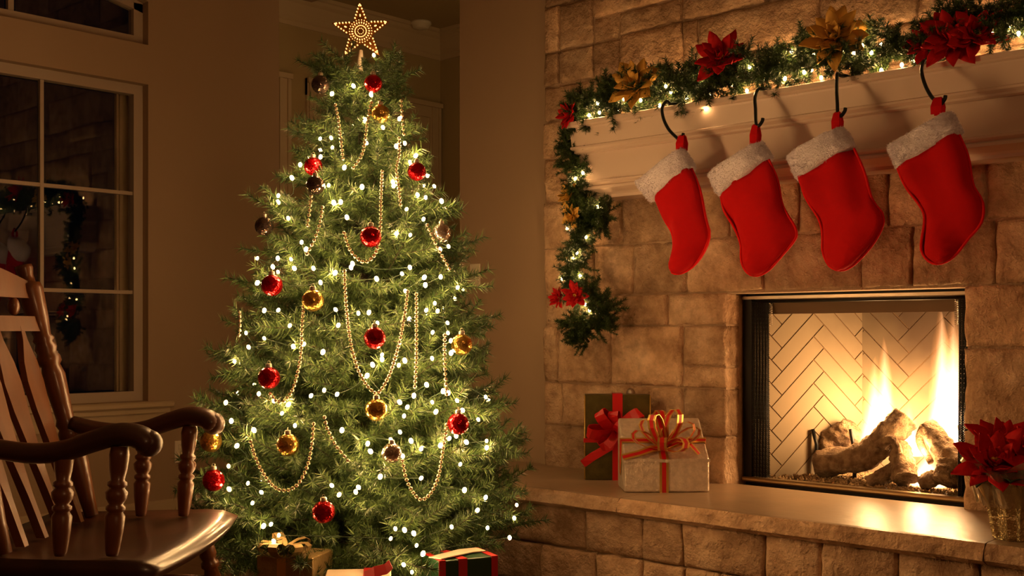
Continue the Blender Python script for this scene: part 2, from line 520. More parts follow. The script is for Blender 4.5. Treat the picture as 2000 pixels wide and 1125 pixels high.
# door casings and door on the hallway wall
def casing(nm, y0, y1, lab):
    b = MB()
    for a, w in ((0,.10),):
        for ya, yb in ((y0, y0+.10), (y1-.10, y1)):
            b.box((HX, ya, 0), (HX+.022, yb, 2.52))
            b.box((HX+.022, ya+.012, 0), (HX+.032, ya+.03, 2.50)); b.box((HX+.022, yb-.03, 0), (HX+.032, yb-.012, 2.50))
        b.box((HX, y0, 2.42), (HX+.0225, y1, 2.52)); b.box((HX+.022, y0, 2.49), (HX+.04, y1, 2.52))
    o = tag(b.build(nm, 'trim_paint'), lab, 'door', kind='structure')
    d = MB(); d.box((HX, y0+.10, .01), (HX+.010, y1-.10, 2.42)); d.build('door_leaf', 'trim_paint', o)
    for za, zb in ((.2, 1.0), (1.15, 2.25)):
        m = (y0+y1)/2
        for pa, pb in ((y0+.2, m-.05), (m+.05, y1-.2)):
            p = MB(); p.bbox((HX+.008, pa, za), (HX+.022, pb, zb), .008); p.build('door_panel', 'trim_paint', o)
casing('door_1', 4.20, 5.30, 'panelled hallway door seen through the tree')
casing('door_2', 2.98+.0, 4.085, 'second hallway door casing beside the window wall')
# baseboard
b = MB(); b.box((XW, YB, 0), (XW+.015, 3.87, .12)); b.box((XW, YB, .12), (XW+.010, 3.87, .135))
tag(b.build('baseboard_left', 'trim_paint'), 'painted baseboard under the window', 'baseboard', kind='structure')
b = MB(); b.box((XJ, YF-.015, 0), (-3.76, YF, .13))
tag(b.build('baseboard_back', 'trim_paint'), 'short baseboard beside the raised hearth', 'baseboard', kind='structure')

# windows
def window(nm, lab, z0, z1, cols, rows, archtop=False):
    o = thing(nm, lab, 'window', (XW, (WY0+WY1)/2, z0), kind='structure')
    fx0, fx1, fw = XW-.11, XW-.055, .050
    b = MB()
    b.box((fx0, WY0, z0), (fx1, WY0+fw, z1)); b.box((fx0, WY1-fw, z0), (fx1, WY1, z1))
    b.box((fx0, WY0+fw, z0), (fx1, WY1-fw, z0+fw))
    if not archtop:
        b.box((fx0, WY0+fw, z1-fw), (fx1, WY1-fw, z1))
    else:
        for k in range(NS):
            ya, yb = WY0+(WY1-WY0)*k/NS, WY0+(WY1-WY0)*(k+1)/NS
            za, zb = arch(ya), arch(yb)
            vs = [(fx1,ya,za-fw),(fx1,yb,zb-fw),(fx1,yb,zb),(fx1,ya,za),(fx0,ya,za-fw),(fx0,yb,zb-fw),(fx0,yb,zb),(fx0,ya,za)]
            b.add(vs, [(0,1,2,3),(4,7,6,5),(0,4,5,1)])
    b.build('window_frame', 'window_frame', o)
    gy0, gy1, gz0, gz1 = WY0+fw, WY1-fw, z0+fw, z1-fw
    mw = .009
    if not archtop:
        for c in range(1, cols):
            y = gy0+(gy1-gy0)*c/cols; m = MB(); m.box((fx0+.015, y-mw, gz0), (fx1-.012, y+mw, gz1)); m.build('muntin', 'window_frame', o)
        for r in range(1, rows):
            z = gz0+(gz1-gz0)*r/rows; m = MB(); m.box((fx0+.017, gy0, z-mw), (fx1-.014, gy1, z+mw)); m.build('muntin', 'window_frame', o)
        for c in range(cols):
            for r in range(rows):
                m = MB(); m.box((fx0+.022, gy0+(gy1-gy0)*c/cols+mw, gz0+(gz1-gz0)*r/rows+mw), (fx0+.026, gy0+(gy1-gy0)*(c+1)/cols-mw, gz0+(gz1-gz0)*(r+1)/rows-mw)); m.build('pane', 'pane_glass', o)
    else:
        for k0, k1 in ((1, 13), (14, 26), (27, 39)):
            ys = [WY0+(WY1-WY0)*k/NS for k in range(k0, k1+1)]
            poly = [(ys[0], gz0), (ys[-1], gz0)] + [(y, arch(y)-fw*.9) for y in reversed(ys)]
            n = len(poly); m = MB()
            m.add([(fx0+.022, y, z) for y, z in poly] + [(fx0+.026, y, z) for y, z in poly],
                  [tuple(reversed(range(n))), tuple(range(n, 2*n))] + [(i, (i+1) % n, n+(i+1) % n, n+i) for i in range(n)])
            m.build('pane', 'pane_glass', o)
        for k in (13.5, 26.5):
            y = WY0+(WY1-WY0)*k/NS; m = MB(); m.box((fx0+.015, y-mw*1.5, gz0), (fx1-.012, y+mw*1.5, arch(y)-fw*.5)); m.build('muntin', 'window_frame', o)
    return o
window('window_1', 'large dark window divided into panes, mirroring the mantel garland', WZ0, WZ1, 4, 3)
window('window_2', 'arched transom window high above the divided window', UZ0, USP+.035, 1, 1, True)
b = MB(); b.bbox((XW-.06, WY0-.11, WZ0-.035), (XW+.055, WY1+.125, WZ0-.002), .008)
b.box((XW, WY0-.08, WZ0-.13), (XW+.018, WY1+.09, WZ0-.035)); b.box((XW+.018, WY0-.09, WZ0-.06), (XW+.035, WY1+.105, WZ0-.035))
tag(b.build('trim_2', 'trim_paint'), 'window sill board with moulded apron', 'sill', kind='structure')

# ------------------------------------------------------------------ stone chimney wall
RNG = random.Random(11)
def stone_block(b, x0, x1, z0, z1, yf, depth, rough=.012, seed=0):
    """rock-faced block, face towards -Y, rounded arrises"""
    w, h = x1-x0, z1-z0
    nx = max(4, min(14, int(w/.026))); nz = max(4, min(10, int(h/.026)))
    vs = []; fs = []
    us = [0, .05] + [.05+.9*i/(nx-1) for i in range(1, nx-1)] + [.95, 1]
    ws = [0, .07] + [.07+.86*i/(nz-1) for i in range(1, nz-1)] + [.93, 1]
    NX, NZ = len(us), len(ws)
    for j, q in enumerate(ws):
        for i, p in enumerate(us):
            ed = i in (0, NX-1); ez = j in (0, NZ-1)
            X, Z = x0+w*p, z0+h*q
            n = noise.noise(Vector((X*7+seed, Z*7, seed*.37))) + .6*noise.noise(Vector((X*17, Z*17+seed, 3))) + .35*noise.noise(Vector((X*38, Z*38+seed, 7)))
            y = yf - rough*(.4+n) + (rough*.55 if (ed or ez) else 0)
            if ed: X += (-.003+.011*abs(noise.noise(Vector((Z*14, seed, 1)))))*(1 if i == 0 else -1)
            if ez: Z += (-.003+.011*abs(noise.noise(Vector((X*14, seed, 5)))))*(1 if j == 0 else -1)
            vs.append((X, y, Z))
    for j in range(NZ-1):
        for i in range(NX-1):
            a = j*NX+i; fs.append((a, a+1, a+NX+1, a+NX))
    border = [i for i in range(NX)] + [j*NX+NX-1 for j in range(1, NZ)] + [(NZ-1)*NX+i for i in range(NX-2, -1, -1)] + [j*NX for j in range(NZ-2, 0, -1)]
    o = len(vs)
    for k in border: vs.append((vs[k][0], yf+depth, vs[k][2]))
    n = len(border)
    for k in range(n):
        k2 = (k+1) % n; fs.append((border[k2], border[k], o+k, o+k2))
    b.add(vs, fs, 0, True)

FBX0, FBX1, FBZ0, FBZ1 = -2.549, -1.588, .389, 1.149
SX0, SX1 = -3.533, -.55
def ux(u): return pxY(u, 650, YS).x
b = MB()
b.box((SX0+.01, YS+.013, 0), (FBX0-.01, YS+.20, ZC)); b.box((FBX1+.01, YS+.013, 0), (SX1-.01, YS+.20, ZC))
b.box((FBX0-.01, YS+.013, FBZ1+.01), (FBX1+.01, YS+.20, ZC)); b.box((FBX0-.01, YS+.013, 0), (FBX1+.01, YS+.12, FBZ0-.02))
wall = tag(b.build('wall_fireplace', 'mortar'), 'chimney wall of rough tan limestone blocks', 'wall', kind='structure')
J = .005
def course(z0, z1, cuts, dep=.10):
    for a, c in zip(cuts, cuts[1:]):
        s = MB(); stone_block(s, a+J, c-J, z0+J, z1-J, YS+RNG.uniform(-.006, .008), dep, RNG.uniform(.008, .016), RNG.uniform(0, 90))
        s.build('stone', 'stone', wall)
U = lambda *us: [ux(u) for u in us]
course(.30, .575, [SX0]+U(1150, 1290)+[FBX0])
course(.575, .772, [SX0]+U(1096, 1230, 1333)+[FBX0])
course(.772, 1.03, [SX0]+U(1090, 1193, 1333))
course(.772, .862, U(1333)+[FBX0]); course(.862, 1.03, U(1333)+[FBX0])
course(1.03, 1.165, [SX0]+U(1100, 1190, 1304)+[FBX0])
course(1.165, 1.385, [SX0]+U(1108, 1160, 1236, 1342, 1490, 1682, 1783, 1945)+[-1.05, SX1])
course(1.385, 1.60, [SX0]+U(1118, 1215, 1330, 1425, 1560, 1690, 1735, 1925)+[-1.30, -.95, SX1])
course(.30, .66, [FBX1, -1.18, SX1]); course(.66, .95, [FBX1, -1.02, SX1]); course(.95, 1.165, [FBX1, -1.25, -.9, SX1])
course(1.60, 1.80, [SX0, -3.2, -2.7, -2.3, -1.9, -1.4, -.95, SX1])
course(1.80, 1.97, [SX0]+U(1100, 1185, 1260, 1330, 1480, 1640, 1800)+[-1.2, SX1])
course(1.97, 2.135, [SX0]+U(1130, 1182, 1209)); course(2.135, 2.29, [SX0]+U(1091, 1158, 1209))
course(1.97, 2.30, U(1209, 1332))
course(1.97, 2.12, U(1332, 1470, 1560, 1720, 1870)+[-1.1, SX1]); course(2.12, 2.30, U(1332, 1362, 1600, 1790)+[-1.3, SX1])
course(2.29, 2.50, [SX0]+U(1092, 1158)); course(2.29, 2.40, U(1158, 1207))
course(2.40, 2.50, U(1158, 1330)); course(2.30, 2.50, U(1332, 1500, 1660, 1850)+[-1.2, SX1]); course(2.30, 2.40, U(1207, 1332))
zz = 2.50
while zz < ZC-.1:
    h = RNG.uniform(.18, .28); z1 = min(ZC, zz+h)
    if ZC-z1 < .12: z1 = ZC
    cuts = [SX0]
    while cuts[-1] < SX1-.45: cuts.append(cuts[-1]+RNG.uniform(.22, .48))
    cuts.append(SX1); course(zz, z1, cuts); zz = z1

# hearth
HT, HYF, HX0 = .389, 3.38, -3.76
hearth = thing('hearth', 'raised stone hearth with smooth slab top and rough block front', 'hearth', (-2.1, 3.7, 0), kind='structure')
b = MB(); b.box((HX0+.05, HYF+.07, 0), (-.5, YS+.05, HT-.07)); b.build('core', 'mortar', hearth)
sl = [HX0, -2.62, -1.28, -.5]
for k in range(3):
    b = MB(); x0, x1 = sl[k]+.002, sl[k+1]-.002; n = 44
    rs = []
    for i in range(n+1):
        x = lerp(x0, x1, i/n); e = noise.noise(Vector((x*6, 1, k))); e2 = noise.noise(Vector((x*15, 4, k)))
        yb = YS+.025
        rs.append([Vector((x, yb, HT-.066)), Vector((x, HYF+.03+.012*e2, HT-.068)), Vector((x, HYF-.004+.016*e, HT-.05)), Vector((x, HYF+.004+.014*e2, HT-.018)),
                   Vector((x, HYF+.018+.010*e, HT-.002)), Vector((x, HYF+.035, HT)), Vector((x, yb, HT))])
    b.rings(rs, smooth=False)
    for q in range(n*7):
        if q % 7 in (0, 1, 2, 3): b.m[q] = 1
    b.build('cap_stone', ['slab', 'stone'], hearth)
def hfront(z0, z1, us):
    xs = [HX0] + [pxY(u, 1000, HYF).x for u in us] + [-.5]
    for a, c in zip(xs, xs[1:]):
        s = MB(); stone_block(s, a+J, c-J, z0+J, z1-J, HYF+.045, .07, .014, RNG.uniform(0, 90)); s.build('stone', 'stone', hearth)
hfront(.165, .325, (960, 1128, 1240, 1318, 1480, 1590, 1740, 1900, 2060))
hfront(.0, .165, (1040, 1148, 1238, 1322, 1392, 1510, 1650, 1800, 1980))
for z0, z1 in ((.0, .165), (.165, .325)):      # left return
    s = MB(); stone_block(s, 0, .66, z0+J, z1-J, 0, .06, .014, 5)
    s.xform(Matrix.Translation((HX0+.045, YF, 0)) @ Matrix.Rotation(-math.pi/2, 4, 'Z')); s.build('stone', 'stone', hearth)

# ------------------------------------------------------------------ mantel
MX0, MX1 = -3.10, -.98
mant = thing('mantel', 'cream painted wooden mantel shelf with stepped mouldings', 'mantel', (-2.04, 3.9, 1.58))
def mould(nm, prof):
    b = MB(); rs = []
    for c in range(4):
        r = []
        for p, z in prof:
            o = p*.5
            r.append(Vector(((MX0-o if c < 2 else MX1+o), (YS-.0 if c in (0, 3) else YS-p), z)))
        rs.append(r)
    b.rings(rs, cap=False, smooth=False); b.build(nm, 'mantel_paint', mant)
mould('shelf', [(0,1.904),(.222,1.904),(.228,1.900),(.228,1.884),(.222,1.879),(.214,1.876),(0,1.876)])
mould('fascia', [(0,1.876),(.208,1.876),(.206,1.868),(.198,1.800),(.204,1.796),(.204,1.788),(.196,1.784),(.188,1.780),(.188,1.772),(.178,1.768),(0,1.768)])
mould('frieze', [(0,1.768),(.166,1.768),(.164,1.650),(0,1.650)])
mould('lower_moulding', [(0,1.652),(.164,1.652),(.178,1.648),(.178,1.640),(.168,1.634),(.162,1.630),(.170,1.624),(.170,1.614),(.150,1.606),(.128,1.598),(.118,1.590),(.118,1.578),(0,1.578)])

# ------------------------------------------------------------------ firebox
FBY = 4.131
fb = thing('firebox', 'gas firebox with cream herringbone brick lining and black mesh curtains', 'fireplace', (-2.07, 4.3, HT))
BKY, BX0, BX1 = 4.62, -2.262, -1.86
b = MB()
b.box((FBX0, FBY+.03, HT-.03), (FBX1, BKY+.06, HT+.006))
b.box((FBX0, BKY+.012, HT), (FBX1, BKY+.05, FBZ1+.02)); 
b.box((FBX0-.0, FBY+.03, HT), (FBX0+.008, BKY+.02, FBZ1)); b.box((FBX1-.008, FBY+.03, HT), (FBX1, BKY+.02, FBZ1))
b.box((FBX0, FBY+.03, FBZ1-.012), (FBX1, BKY+.06, FBZ1+.01))
b.build('shell', 'iron', fb)
def clip(poly, x0, x1, y0, y1):
    for ax, lim, sg in ((0, x0, 1), (0, x1, -1), (1, y0, 1), (1, y1, -1)):
        out = []
        for i in range(len(poly)):
            p, q = poly[i-1], poly[i]
            dp, dq = (p[ax]-lim)*sg, (q[ax]-lim)*sg
            if (dp >= 0) != (dq >= 0):
                t = dp/(dp-dq); out.append((p[0]+(q[0]-p[0])*t, p[1]+(q[1]-p[1])*t))
            if dq >= 0: out.append(q)
        poly = out
        if not poly: break
    return poly
def herring(A, B, z0, z1, ox, oy, w=.0694, n=4, jt=.0045):
    """brick panel on the vertical plane from A to B (xy), visible side to the left of A->B reversed"""
    A, B = Vector((*A, 0)), Vector((*B, 0)); L = (B-A).length; d = (B-A).normalized()
    nr = Vector((-d.y, d.x, 0))
    if nr.dot(Vector((0, 0, 0))-A) < 0: nr = -nr
    p = MB(); q = [A+nr*-.02, B+nr*-.02, B+nr*.002, A+nr*.002]
    vs = [Vector((v.x, v.y, z)) for z in (z0, z1) for v in q]
    p.add(vs, [(0,3,2,1),(4,5,6,7),(0,1,5,4),(1,2,6,5),(2,3,7,6),(3,0,4,7)])
    panel = p.build('brick_panel', 'brick_joint', fb)
    c = math.sqrt(.5)
    for i in range(-30, 31):
        for j in range(-30, 31):
            k = (i-j) % (2*n)
            if k == 0: r = (i*w, j*w, (i+n)*w, (j+1)*w)
            elif k == 2*n-1: r = (i*w, j*w, (i+1)*w, (j+n)*w)
            else: continue
            h = jt/2
            pts = [(r[0]+h, r[1]+h), (r[2]-h, r[1]+h), (r[2]-h, r[3]-h), (r[0]+h, r[3]-h)]
            pts = [((x-y)*c+ox, (x+y)*c+oy) for x, y in pts]
            pts = clip(pts, 0, L, 0, z1-z0)
            if len(pts) < 3: continue
            ar = sum(pts[t-1][0]*pts[t][1]-pts[t][0]*pts[t-1][1] for t in range(len(pts)))/2
            if abs(ar) < 1e-4: continue
            m = len(pts); s = MB()
            f = [A + d*x + nr*.007 + Vector((0,0,z0+y)) for x, y in pts]; g = [A + d*x + nr*.001 + Vector((0,0,z0+y)) for x, y in pts]
            s.add(f+g, [tuple(range(m)), tuple(reversed(range(m, 2*m)))] + [((t+1) % m, t, m+t, m+(t+1) % m) for t in range(m)])
            s.build('brick', 'firebrick', panel)
herring((FBX0+.02, FBY+.05), (BX0, BKY), HT+.006, FBZ1-.02, .13, .05)
herring((BX0, BKY), (BX1, BKY), HT+.006, FBZ1-.02, .21, .03)
herring((BX1, BKY), (FBX1-.02, FBY+.05), HT+.006, FBZ1-.02, .13, .05)
b = MB()   # outer frame
b.box((FBX0, FBY-.005, FBZ1-.012), (FBX1, FBY+.03, FBZ1)); b.build('top_rail', 'steel', fb)
b = MB(); b.tube([(FBX0+.005, FBY+.012, FBZ1-.022), (FBX1-.005, FBY+.012, FBZ1-.022)], .006, 8); b.build('curtain_rod', 'iron', fb)
b = MB(); b.add([(FBX0+.05,FBY+.03,FBZ1-.012),(FBX1-.03,FBY+.03,FBZ1-.012),(FBX1-.03,FBY+.055,FBZ1-.072),(FBX0+.05,FBY+.055,FBZ1-.072),
                 (FBX0+.05,FBY+.06,FBZ1-.012),(FBX1-.03,FBY+.06,FBZ1-.012),(FBX1-.03,FBY+.062,FBZ1-.072),(FBX0+.05,FBY+.062,FBZ1-.072)],
                [(0,3,2,1),(4,5,6,7),(0,4,7,3),(1,2,6,5),(3,7,6,2)])
b.build('smoke_lip', 'lip_bronze', fb)
b = MB(); b.bbox((FBX0+.0, FBY-.012, HT+.001), (FBX1-.0, FBY+.035, HT+.020), .006); b.build('bottom_rail', 'brass_dull', fb)
def curtain(x0, x1, folds, seed):
    """gathered wire-mesh curtain: crossing diagonal wires on a pleated sheet"""
    r = random.Random(seed); b = MB(); z0, z1 = HT+.022, FBZ1-.024
    def P(s, z):
        x = lerp(x0, x1, s); return Vector((x + .006*math.sin(s*folds*6.28+z*1.3), FBY+.020+.013*math.sin(s*folds*2*math.pi+.5*math.sin(z*5)), z))
    nw = folds*9; nzr = 84
    for i in range(nw):
        for sg in (1, -1):
            pts = []
            for j in range(nzr+1):
                zig = (.5 if (j % 2 == 0) else -.5)*sg
                s = min(max((i+.5+zig*.98)/nw, 0), 1)
                pts.append(P(s, lerp(z0, z1, j/nzr)))
            b.tube(pts, .0015, 3, cap=False)
    b.build('mesh_curtain', 'iron', fb)
b = MB(); b.box((FBX0+.001, FBY+.006, HT+.02), (FBX0+.04, FBY+.03, FBZ1-.012)); b.build('side_frame', 'iron', fb)
b = MB(); b.box((FBX1-.016, FBY+.006, HT+.02), (FBX1-.001, FBY+.03, FBZ1-.012)); b.build('side_frame', 'iron', fb)
curtain(FBX0+.030, FBX0+.112, 6, 1)
curtain(FBX1-.072, FBX1-.012, 5, 2)
for xx in (FBX0+.115, FBX1-.085):
    b = MB(); pts = [Vector((xx+.006*math.cos(t*.8), FBY+.03+.006*math.sin(t*.8), FBZ1-.03-t*.0009)) for t in range(100)]
    b.tube(pts, .0012, 4); b.tube([(xx, FBY+.012, FBZ1-.024), (xx, FBY+.03, FBZ1-.034)], .002, 5); b.build('pull_spring', 'steel', fb)

# ember bed
r = random.Random(3); b = MB()
for k in range(2600):
    y = r.uniform(FBY+.05, BKY-.02); t = (y-FBY-.05)/(BKY-FBY-.05)
    x = r.uniform(lerp(FBX0+.04, BX0+.02, t), lerp(FBX1-.04, BX1-.02, t)); s = r.uniform(.003, .008); z = HT+.008+r.uniform(0, .014)
    a = r.uniform(0, 6.3)
    vs = [(x+s*math.cos(a+q), y+s*math.sin(a+q), z) for q in (0, 2.1, 4.2)] + [(x, y, z+s*1.1), (x, y, z-s)]
    b.add(vs, [(0,1,3),(1,2,3),(2,0,3),(1,0,4),(2,1,4),(0,2,4)])
tag(b.build('ember_gravel', 'ember_gravel', None, (-2.07, 4.35, HT)), 'crushed tan ember gravel spread under the burning logs', 'gravel', kind='stuff')
# logs
def log(label, pts, rads, stubs=(), seed=0, grp='ceramic logs in the fire'):
    b = MB(); path = smooth_path(pts, 16); n = len(path)
    rr = [rads[0] + (rads[-1]-rads[0])*i/(n-1) if len(rads) == 2 else rads[min(int(i/(n-1)*(len(rads)-1)), len(rads)-2)] + (rads[min(int(i/(n-1)*(len(rads)-1))+1, len(rads)-1)] - rads[min(int(i/(n-1)*(len(rads)-1)), len(rads)-2)])*((i/(n-1)*(len(rads)-1)) % 1 if i < n-1 else 1) for i in range(n)]
    def limb(path, rr):
        m = MB(); m.tube(path, rr, 22)
        for k, v in enumerate(m.v):
            i = min(k//22, len(path)-1); c = path[i]; d = v-c
            a = 2*math.pi*(k % 22)/22; ca, sa = math.cos(a), math.sin(a)
            e = noise.noise(Vector((v.x*14+seed, v.y*14, v.z*14)))*.16 + noise.noise(Vector((ca*2.4+seed, sa*2.4, i*.10)))*.20 + noise.noise(Vector((ca*5.5, sa*5.5+seed, i*.28)))*.15 + noise.noise(Vector((v.x*90, v.y*90+seed, v.z*90)))*.08
            m.v[k] = c + d*(1+e)
        b.add(m.v, m.f, 0, True)
    limb(path, rr)
    for sp, sr in stubs:
        sp = smooth_path(sp, 4); limb(sp, [lerp(sr, sr*.6, i/(len(sp)-1)) for i in range(len(sp))])
    o = b.build('fire_log', 'log_bark', None, b.base())
    return tag(o, label, 'log', grp)
log('fat grey log at the back beside the herringbone side wall', [pxY(1590,895,4.50), pxY(1630,870,4.50), pxY(1668,838,4.50)], [.066,.078,.06], seed=1)
log('long front log rising to the right with a broken stub', [pxY(1600,905,4.33), pxY(1685,893,4.33), pxY(1730,855,4.35), pxY(1768,815,4.40)], [.056,.055,.052,.056], [([pxY(1715,870,4.31), pxY(1742,858,4.26), pxY(1757,885,4.25)], .022)], seed=2)
log('small dark log lying low before the flames', [pxY(1697,945,4.25), pxY(1735,925,4.28), pxY(1772,896,4.36)], [.034,.032,.03], seed=3)
log('stubby upright log leaning in the middle of the fire', [pxY(1768,938,4.24), pxY(1763,905,4.28), pxY(1758,872,4.34)], [.046,.045,.032], seed=4)
log('forked log bent like a wishbone near the mesh curtain', [pxY(1868,915,4.28), pxY(1840,872,4.32), pxY(1812,832,4.36)], [.043,.045,.036], [([pxY(1808,832,4.36), pxY(1796,862,4.34), pxY(1818,903,4.30)], .02)], seed=5)
log('charred log lying across the back of the flames', [pxY(1822,830,4.45), pxY(1858,832,4.45), pxY(1896,835,4.42)], [.032,.034,.036], seed=6)
log('short chunky log in the corner behind the poinsettia', [pxY(1850,943,4.21), pxY(1856,925,4.23), pxY(1862,905,4.25)], [.05,.055,.05], seed=7)
log('little bark lump on the gravel beside the stubby log', [pxY(1800,945,4.24), pxY(1818,938,4.24), pxY(1836,932,4.24)], [.026,.032,.026], seed=8)
gr = thing('log_grate', 'black iron grate bars standing up among the logs', 'grate', (-2.07, 4.38, HT))
for u, v0, v1, y in ((1590, 868, 838, 4.40), (1664, 882, 838, 4.40), (1876, 860, 830, 4.36)):
    a, c = pxY(u+5, v0, y), pxY(u-3, v1, y)
    b = MB(); b.tube([Vector((a.x, a.y, HT+.01)), a, c], .009, 4); b.build('upright_bar', 'iron', gr)
b = MB(); b.tube([(-2.28, 4.42, HT+.016), (-1.84, 4.42, HT+.016)], .006, 6); b.build('cross_bar', 'iron', gr)

# flames
fire = thing('fire', 'tall white and orange flames burning over the logs', 'fire', (-2.0, 4.4, HT+.02))
def flame(u, vb, vt, wpx, y, bend=.0):
    p0, p1 = pxY(u, vb, y), pxY(u, vt, y)
    h = p1.z-p0.z; d = y/((u-1000)/FPX*RY+FY); w = wpx*d/FPX
    b = MB(); n = 12; rs = []
    for i in range(n+1):
        t = i/n; rad = w*.5*(max(.02, (1-t)**.75) if t > .18 else .72+.28*math.sin(t/.18*math.pi/2))
        c = Vector((p0.x+bend*t*t, y, p0.z+h*t))
        rs.append([c+Vector((math.cos(q), math.sin(q)*.8, 0))*rad for q in [2*math.pi*k/14 for k in range(14)]])
    b.rings(rs)
    o = b.build('flame', 'flame_gas', None, (p0.x, y, p0.z))
    o.parent = fire; o.location = o.location - fire.location
flame(1708, 885, 690, 105, 4.46, .01)
flame(1728, 880, 640, 84, 4.45, -.02)
flame(1862, 875, 595, 125, 4.40, -.01)
flame(1840, 870, 565, 92, 4.44, -.03)
flame(1880, 870, 630, 80, 4.38, .0)
flame(1775, 890, 780, 90, 4.43, .0)
flame(1810, 950, 870, 120, 4.33, .0)
for i, (u, v, y, e) in enumerate(((1712, 800, 4.44, .9), (1850, 770, 4.40, 1.2), (1800, 880, 4.30, .5))):
    l = bpy.data.lights.new('fire_light', 'POINT'); l.energy = FIRE_POWER*e; l.color = FIRE_COL; l.shadow_soft_size = .05
    o = bpy.data.objects.new('fire_light', l); COL.objects.link(o); o.location = pxY(u, v, y)

# ------------------------------------------------------------------ stockings
SY = 3.70
def stocking(label, cuff, left, right, loop, org, sc, thick=.034):
    cv = lambda p: pxY(org[0]+p[0]*sc, org[1]+p[1]*sc, SY)
    root = thing('christmas_stocking', label, 'stocking', Vector((cv(left[-1]).x, SY, cv(right[-1]).z)), 'red felt stockings on the mantel')
    def loft(L, R, th0, th1, endround, n=18, seg=18):
        Lp, Rp = resample(smooth_path([cv(p) for p in L], 6), n), resample(smooth_path([cv(p) for p in R], 6), n)
        b = MB(); rs = []
        for i in range(n):
            t = i/(n-1); c = (Lp[i]+Rp[i])/2; h = (Rp[i]-Lp[i])/2
            th = lerp(th0, th1, t)
            if endround and t > .72: th *= math.sqrt(max(.03, 1-((t-.72)/.28)**2))
            ring = []
            for k in range(seg):
                q = 2*math.pi*k/seg; cs, sn = math.cos(q), math.sin(q)
                ex = math.copysign(abs(cs)**.8, cs); ey = math.copysign(abs(sn)**.9, sn)
                ring.append(c + h*ex + Vector((0, -1, 0))*th*ey)
            rs.append(ring)
        return b, rs, Lp, Rp
    b, rs, Lp, Rp = loft(left, right, thick*.9, thick, True)
    for i, ring in enumerate(rs):      # soft folds
        for k, p in enumerate(ring):
            if math.sin(2*math.pi*k/18) > .1:
                ring[k] = p + Vector((0, -.034*noise.noise(Vector((p.x*11, 3.1, p.z*4+p.x*8)))-.012*noise.noise(Vector((p.x*30, 8.1, p.z*12))), 0))
    b.rings(rs); b.build('sock', 'red_felt', root)
    e = MB(); out = Lp + list(reversed(Rp))
    out = smooth_path(resample(out, 30), 2); e.tube([p+Vector((0,-.004,0)) for p in out], .0045, 6); e.build('seam_edge', 'red_edge', root)
    # cuff: cuff = TL, TR, BR, BL
    TL, TR, BR, BL = [cv(p) for p in cuff]
    n, seg = 9, 40; rs = []
    for i in range(n):
        t = i/(n-1); a, c = TL.lerp(BL, t), TR.lerp(BR, t); m = (a+c)/2; h = (c-a)/2
        rr = (.80 if i in (0, n-1) else .95 if i in (1, n-2) else 1.0)
        ring = []
        for k in range(seg):
            q = 2*math.pi*k/seg; cs, sn = math.cos(q), math.sin(q)
            p = m + h*math.copysign(abs(cs)**.7, cs)*(rr*.1+.9) + Vector((0,-1,0))*(thick+.012)*math.copysign(abs(sn)**.8, sn)*rr
            p += Vector((noise.noise(p*60), noise.noise(p*60+Vector((9,0,0))), noise.noise(p*60+Vector((0,9,0)))))*.006
            p += Vector((0, 1, 0))*noise.noise(Vector((p.x*18, 0, p.z*18)))*.012
            ring.append(p)
        rs.append(ring)
    f = MB(); f.rings(rs); co = f.build('cuff', 'white_fur', root)
    rf = random.Random(len(label)); h_ = MB()
    for k in range(5200):
        i, j, a1, a2 = rf.randrange(n-1), rf.randrange(seg), rf.random(), rf.random()
        q = rs[i][j].lerp(rs[i][(j+1) % seg], a1).lerp(rs[i+1][j].lerp(rs[i+1][(j+1) % seg], a1), a2)
        ax = (TL.lerp(BL, (i+a2)/(n-1))+TR.lerp(BR, (i+a2)/(n-1)))/2
        nn = (rs[i][(j+1) % seg]-rs[i][j]).cross(rs[i+1][j]-rs[i][j]).normalized()
        if nn.dot(q-ax) < 0: nn = -nn
        d_ = (nn + Vector((rf.uniform(-1,1), rf.uniform(-1,1), rf.uniform(-1.1,.7)))*.9).normalized()
        sd_ = d_.cross(Vector((rf.uniform(-1,1), rf.uniform(-1,1), rf.uniform(-1,1)))).normalized()*.0011
        h_.add([q-sd_-nn*.001, q+sd_-nn*.001, q+d_*rf.uniform(.005,.011)], [(0,1,2)])
    h_.build('fur_pile', 'white_fur', co)['kind'] = 'stuff'
    l0, l1, lw = loop
    a, c = cv(l0), cv(l1); g = MB()
    for dy in (-.012, .012):
        g.ribbon([c+Vector((0,dy*1.1,0)), (a+c)/2+Vector((0,dy*1.3,0)), a+Vector((0,dy*.6,0)), a+Vector((0,0,.006))], (1,0,0), [lw*1.1, lw*1.15, lw*.9, lw*.6], .004)
    g.build('hanging_loop', 'red_felt', root)
    return cv
stocking('narrow red stocking nearest the hanging garland, seen edge-on', [(680,465),(985,230),(1045,350),(780,580)],
         [(800,560),(855,690),(905,775),(915,870),(893,985),(905,1035)], [(1030,355),(1085,490),(1122,680),(1147,790),(1105,910),(1030,1005),(955,1045)],
         ((968,155),(965,245),.03), (1040,220), .3021, .040)
stocking('wide red stocking second from the hanging garland', [(1140,400),(1480,185),(1543,290),(1215,548)],
         [(1222,535),(1240,630),(1305,740),(1350,850),(1352,960),(1390,1040)], [(1530,300),(1590,440),(1620,600),(1690,720),(1715,800),(1620,920),(1520,1030),(1440,1060)],
         ((1445,85),(1440,205),.026), (1040,220), .3021)
stocking('red stocking hanging above the left half of the firebox', [(110,375),(430,203),(508,310),(178,512)],
         [(185,495),(220,610),(300,740),(318,830),(318,920),(350,1000)], [(500,325),(560,460),(605,620),(665,700),(670,760),(630,850),(560,940),(480,1015),(410,1035)],
         ((402,125),(402,215),.026), (1500,180), .3378)
